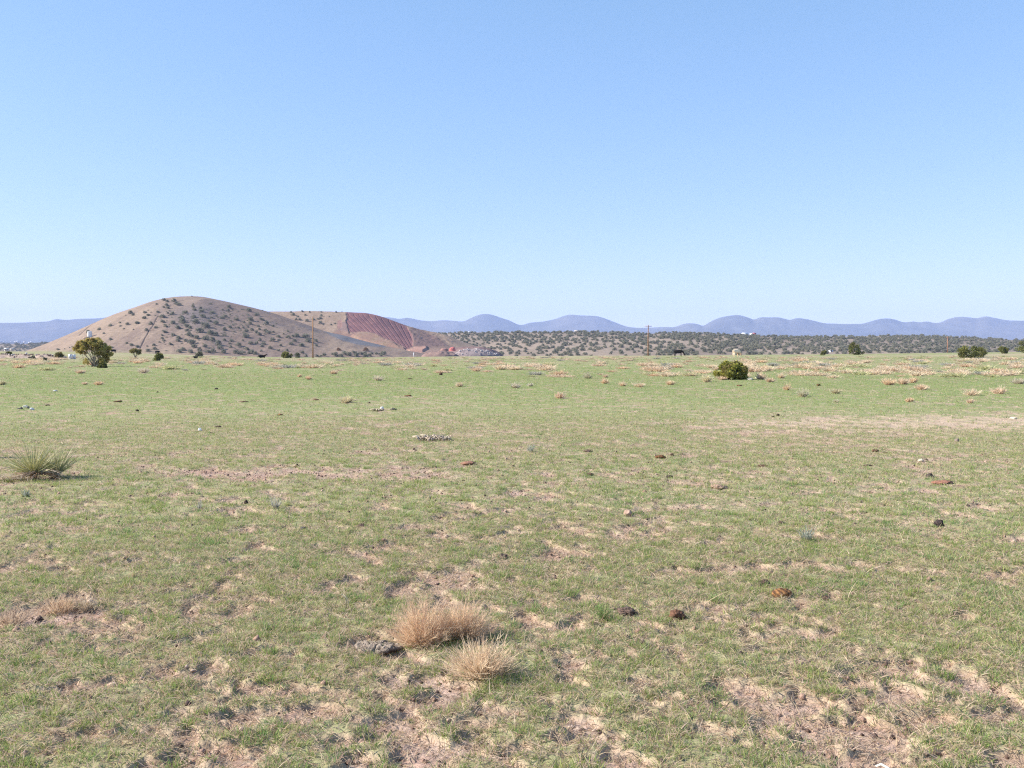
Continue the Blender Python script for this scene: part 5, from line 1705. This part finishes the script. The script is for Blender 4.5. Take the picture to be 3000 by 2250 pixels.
def make_slab():
    """a lifted plate of old dung with a cracked pale crust and a dark hollow beneath"""
    x, y, z, s = hit(1105, 1912)
    rng = np.random.default_rng(88)
    n = 72; m = 18
    ang = np.linspace(0, 2 * np.pi, n, endpoint=False)
    out = 1 + 0.18 * np.sin(ang * 2 + 1) + 0.10 * np.sin(ang * 5) + rng.normal(0, 0.05, n)
    V, Q, C = [], [], []
    W, D_ = 122 * s / 2, 0.10
    for side in (1, 0):
        for k in range(m):
            t = (k + 1) / m
            for j in range(n):
                xx, yy = math.cos(ang[j]) * out[j] * W * t, math.sin(ang[j]) * out[j] * D_ * t
                crust = 0.016 * mnoise.noise(Vector((xx * 45, yy * 45, 3))) + 0.014 * mnoise.noise(Vector((xx * 110, yy * 110, 1)))
                lift = 0.012 + 0.022 * (1 - t * t) + 0.035 * max(0, xx / W) * max(0.0, -yy / D_ + 0.4)
                V.append((xx, yy, lift + (crust if side else -0.022)))
                C.append(mix(np.array([0.13, 0.10, 0.080]), np.array([0.34, 0.28, 0.225]), min(1, max(0, 0.4 + 40 * crust))) if side else np.array([0.06, 0.04, 0.03]))
    N = n * m
    for side in (0, 1):
        for k in range(m - 1):
            for j in range(n):
                a, b = side * N + k * n + j, side * N + k * n + (j + 1) % n
                q = (a, b, b + n, a + n)
                Q.append(q if side == 1 else q[::-1])
    for j in range(n):
        a, b = (m - 1) * n + j, (m - 1) * n + (j + 1) % n
        Q.append((a, N + a, N + b, b))
    T = [(k * N + j, k * N + (j + 1) % n, 2 * N + k) for k in (0, 1) for j in range(n)]
    V += [(0, 0, 0.062), (0, 0, 0.04)]; C += [np.array([0.36, 0.30, 0.235]), np.array([0.06, 0.04, 0.03])]
    o = build("dung_slab", V, Q, T, M_DUNG, np.array(C), loc=(x, y + 0.06, z + 0.014))
    o.rotation_euler = (RAD(4), RAD(3), RAD(-8))
    tag(o, "cracked greyish old dung slab with a dark hollow under its edge, beside the tan shrub", "dung")


make_slab()


def dead_cactus(px, py, wpx, hpx, label, seed, n=120, col=GREY):
    x, y, z, s = hit(px, py)
    rng = np.random.default_rng(seed)
    g = Geo()
    W, H = wpx * s / 2, hpx * s
    for k in range(n):
        b = np.array([rng.uniform(-W, W), rng.normal(0, W * 0.35), 0.0])
        a = rng.uniform(0, 6.28); L = rng.uniform(0.3, 1.0) * H * 1.4
        d = np.array([math.cos(a) * 0.8, math.sin(a) * 0.8, rng.uniform(0.1, 1.0)]) * L
        top = H * rng.uniform(0.5, 1.0)
        p1 = b + d * 0.4; p1[2] = min(top, p1[2] + 0.25 * H); p2 = b + d; p2[2] = min(top, p2[2]) * rng.uniform(0.2, 0.9)
        w = 0.009 * rng.uniform(0.6, 1.4) * (y / 17.0)
        g.tube([b, p1, p2], [w, w * 0.9, w * 0.5], 5, col[rng.integers(0, 3)] * rng.uniform(0.9, 1.3))
    tag(g.obj("dead_cactus", M_WOOD, loc=(x, y, z)), label, "dead plant")


dead_cactus(1273, 1290, 92, 24, "bleached tangle of dead cactus stems lying on green turf", 901, 110, np.array([[0.42, 0.34, 0.255], [0.32, 0.255, 0.20], [0.48, 0.405, 0.32]]))
dead_cactus(1104, 1203, 34, 9, "low tan tangle of dead stems around a white stone", 902, 60, np.array([[0.40, 0.33, 0.22], [0.33, 0.26, 0.18], [0.46, 0.40, 0.28]]))
x, y, z, s = hit(1000, 1790)
g = Geo()
for a, b, c in [((-.05, 0, 0), (-.02, .01, .085), (.012, .0, .10)), ((.05, 0, 0), (.04, .0, .07), (.012, .0, .10)), ((.025, .02, 0), (.03, .01, .06), (.01, 0, .095))]:
    g.tube([a, b, c], [0.004, 0.0035, 0.003], 5, (0.60, 0.53, 0.38))
tag(g.obj("bent_stalk", M_STEM, loc=(x, y, z)), "pale bent dead stalk arched over in green grass", "stalk")

# ------------------------------------------------------------------ the stony bank by the cattle
def make_bank():
    n, m = 160, 9
    V, C = [], []
    rng = np.random.default_rng(33)
    for i in range(n):
        px = -80 + 290 * i / (n - 1)
        for j in range(m):
            t = j / (m - 1)
            dist = 152 + 26 * t
            x = (px - 1500) / F * dist
            h = 0.62 * math.sin(math.pi * t) * (0.7 + 0.9 * float(vnoise(np.array([px * 0.06]), np.array([t * 2.0]), 251)[0])) * float(sstep(215, 150, px))
            V.append((x, dist, float(macro(x, dist)) - 0.06 + h))
            C.append(mix(np.array([0.28, 0.195, 0.150]), np.array([0.40, 0.31, 0.24]), rng.random()))
    q = [(i * m + j, (i + 1) * m + j, (i + 1) * m + j + 1, i * m + j + 1) for i in range(n - 1) for j in range(m - 1)]
    tag(build("earth_bank", V, q, None, M_ROCK, np.array(C), smooth=True), "low bank of pinkish earth and rubble, between green grass and a black cow", "earth bank")
    protos_ = [lump_mesh("rubble_stone", 950 + k, 1, 0.8, 0.7, "rock", c, None, 2) for k, c in enumerate([(0.40, 0.31, 0.25), (0.24, 0.18, 0.15), (0.55, 0.48, 0.42), (0.32, 0.23, 0.18)])]
    for k in range(56):
        px = rng.uniform(0, 192); t = rng.uniform(0.05, 0.8)
        dist = 152 + 26 * t; x = (px - 1500) / F * dist
        o = bpy.data.objects.new("rubble_stone", protos_[k % 4]); COL.objects.link(o)
        sz = rng.uniform(0.10, 0.30)
        o.location = (x, dist, float(macro(x, dist)) + 0.5 * math.sin(math.pi * t) * float(sstep(215, 150, px)) + 0.06); o.scale = (sz * 1.4, sz, sz); o.rotation_euler = (0, 0, rng.uniform(0, 6.28))
        tag(o, "stone of the rubble strewn on the low earth bank", "stone", "stones on the earth bank")
    x, y = at_dist(78, 166)[:2]
    o = bpy.data.objects.new("rubble_stone", lump_mesh("rubble_stone", 971, 0.20, 0.16, 0.22, "rock", (0.74, 0.72, 0.68), None, 2)); COL.objects.link(o)
    o.location = (x, y, float(macro(x, y)) + 0.70)
    tag(o, "bright white stone on top of the low earth bank", "stone")


make_bank()

# ------------------------------------------------------------------ heaps at the quarry mouth
def heap(name, cpx, cdist, wpx, hrow, depth, col, col2, label, cat, rough=0.35, seed=0, lean=0.0, base_row=1047):
    """a spoil heap: an uneven mound that stands on the quarry floor"""
    cx = (cpx - 1500) / F * cdist
    W = wpx / 2 / F * cdist
    zb = EYE + float(elev(base_row)) * cdist
    zt = EYE + float(elev(hrow)) * cdist
    n, m = 64, 30
    V, C = [], []
    for i in range(n):
        u = -1.15 + 2.3 * i / (n - 1)
        for j in range(m):
            w = -1.15 + 2.3 * j / (m - 1)
            rr = math.hypot(u, w)
            nz = float(fbm(np.array([u * 4 + seed]), np.array([w * 4]), 260 + seed, 3)[0])
            prof = max(0.0, 1 - (rr ** 2.2)) ** 0.8
            h = (zt - zb) * prof * (1 + rough * nz) * (1 + lean * u)
            V.append((cx + u * W, cdist + w * depth, zb - 1.5 + h + 1.5 * min(1, prof * 3)))
            C.append(mix(np.array(col), np.array(col2), min(1, max(0, 0.5 + 1.6 * nz))))
    q = [(i * m + j, (i + 1) * m + j, (i + 1) * m + j + 1, i * m + j + 1) for i in range(n - 1) for j in range(m - 1)]
    o = build(name, V, q, None, M_HILL, np.array(C), smooth=True)
    tag(o, label, cat)
    return cx, cdist, W, zb, zt


heap("spoil_heap", 1385, 930, 190, 1016, 26, (0.215, 0.140, 0.120), (0.165, 0.105, 0.100), "long dark reddish spoil heap behind the grey rock heap at the quarry mouth", "spoil heap", 0.3, 3)
cx, cd, W, zb, zt = heap("rock_heap", 1395, 880, 150, 1021, 14, (0.26, 0.205, 0.195), (0.19, 0.145, 0.140), "long heap of grey broken rock at the quarry mouth", "rock heap", 0.25, 7, -0.25)
blocks = [lump_mesh("broken_rock", 980 + k, 1, 0.9, 0.8, "rock", c, None, 2) for k, c in enumerate([(0.52, 0.47, 0.45), (0.42, 0.37, 0.36), (0.60, 0.55, 0.52), (0.30, 0.25, 0.25)])]
rngb = np.random.default_rng(55)
for k in range(150):
    u = rngb.uniform(-0.95, 0.95); w = rngb.uniform(-0.9, -0.05)
    rr = math.hypot(u, w)
    if rr > 0.98:
        continue
    nz = float(fbm(np.array([u * 4 + 7]), np.array([w * 4]), 267, 3)[0])
    prof = max(0.0, 1 - (rr ** 2.2)) ** 0.8
    h = (zt - zb) * prof * (1 + 0.25 * nz) * (1 - 0.25 * u)
    o = bpy.data.objects.new("broken_rock", blocks[k % 4]); COL.objects.link(o)
    sz = rngb.uniform(0.35, 0.95)
    o.location = (cx + u * W, cd + w * 14, zb - 1.5 + h + 1.5 * min(1, prof * 3) + 0.1); o.scale = (sz, sz, sz * 1.1); o.rotation_euler = (rngb.uniform(0, 3), rngb.uniform(0, 3), rngb.uniform(0, 6))
    tag(o, "broken grey rock lying on the long rock heap", "rock", "broken rocks on the grey heap")
heap("cinder_heap", 1325, 895, 20, 1016.5, 3.0, (0.50, 0.16, 0.14), (0.42, 0.14, 0.12), "small bright red cinder heap beside the long grey rock heap", "cinder heap", 0.35, 11, 0.25, 1024)
heap("cinder_heap", 1302, 890, 24, 1020, 3.0, (0.30, 0.17, 0.14), (0.24, 0.14, 0.12), "low pinkish cinder heap beside the bright red one", "cinder heap", 0.35, 12, 0.0, 1024)
heap("spoil_heap", 1290, 870, 120, 1029, 12, (0.255, 0.170, 0.140), (0.20, 0.13, 0.11), "low brown spoil heap in front of the pink quarry bench", "spoil heap", 0.5, 13, 0.0)
cdist = 840.0
x = (1212 - 1500) / F * cdist
zb = EYE + float(elev(1041)) * cdist
o = Geo().tube([(x, cdist, zb - 3), (x, cdist, zb), (x, cdist, zb + 2.1), (x, cdist, zb + 2.3)], [0.35, 0.35, 0.33, 0.15], 10, (0.76, 0.75, 0.72)).obj("marker_post", M_PAINT, None, True)
tag(o, "short white marker post in front of the pink quarry bench", "marker post")

# ------------------------------------------------------------------ haze
def make_haze():
    g = Geo().box((0, 0, 300.0), (34000, 34000, 640.0))
    m = bpy.data.materials.new("blue_air")
    m.use_nodes = True
    nt = m.node_tree; nt.nodes.clear()
    out = nt.nodes.new("ShaderNodeOutputMaterial")
    v = nt.nodes.new("ShaderNodeVolumePrincipled")
    v.inputs['Color'].default_value = (0.50, 0.63, 1.0, 1)
    v.inputs['Density'].default_value = 6.6e-5
    v.inputs['Anisotropy'].default_value = 0.0
    nt.links.new(v.outputs['Volume'], out.inputs['Volume'])
    o = g.obj("haze", m)
    o['kind'] = 'stuff'
    return o


make_haze()
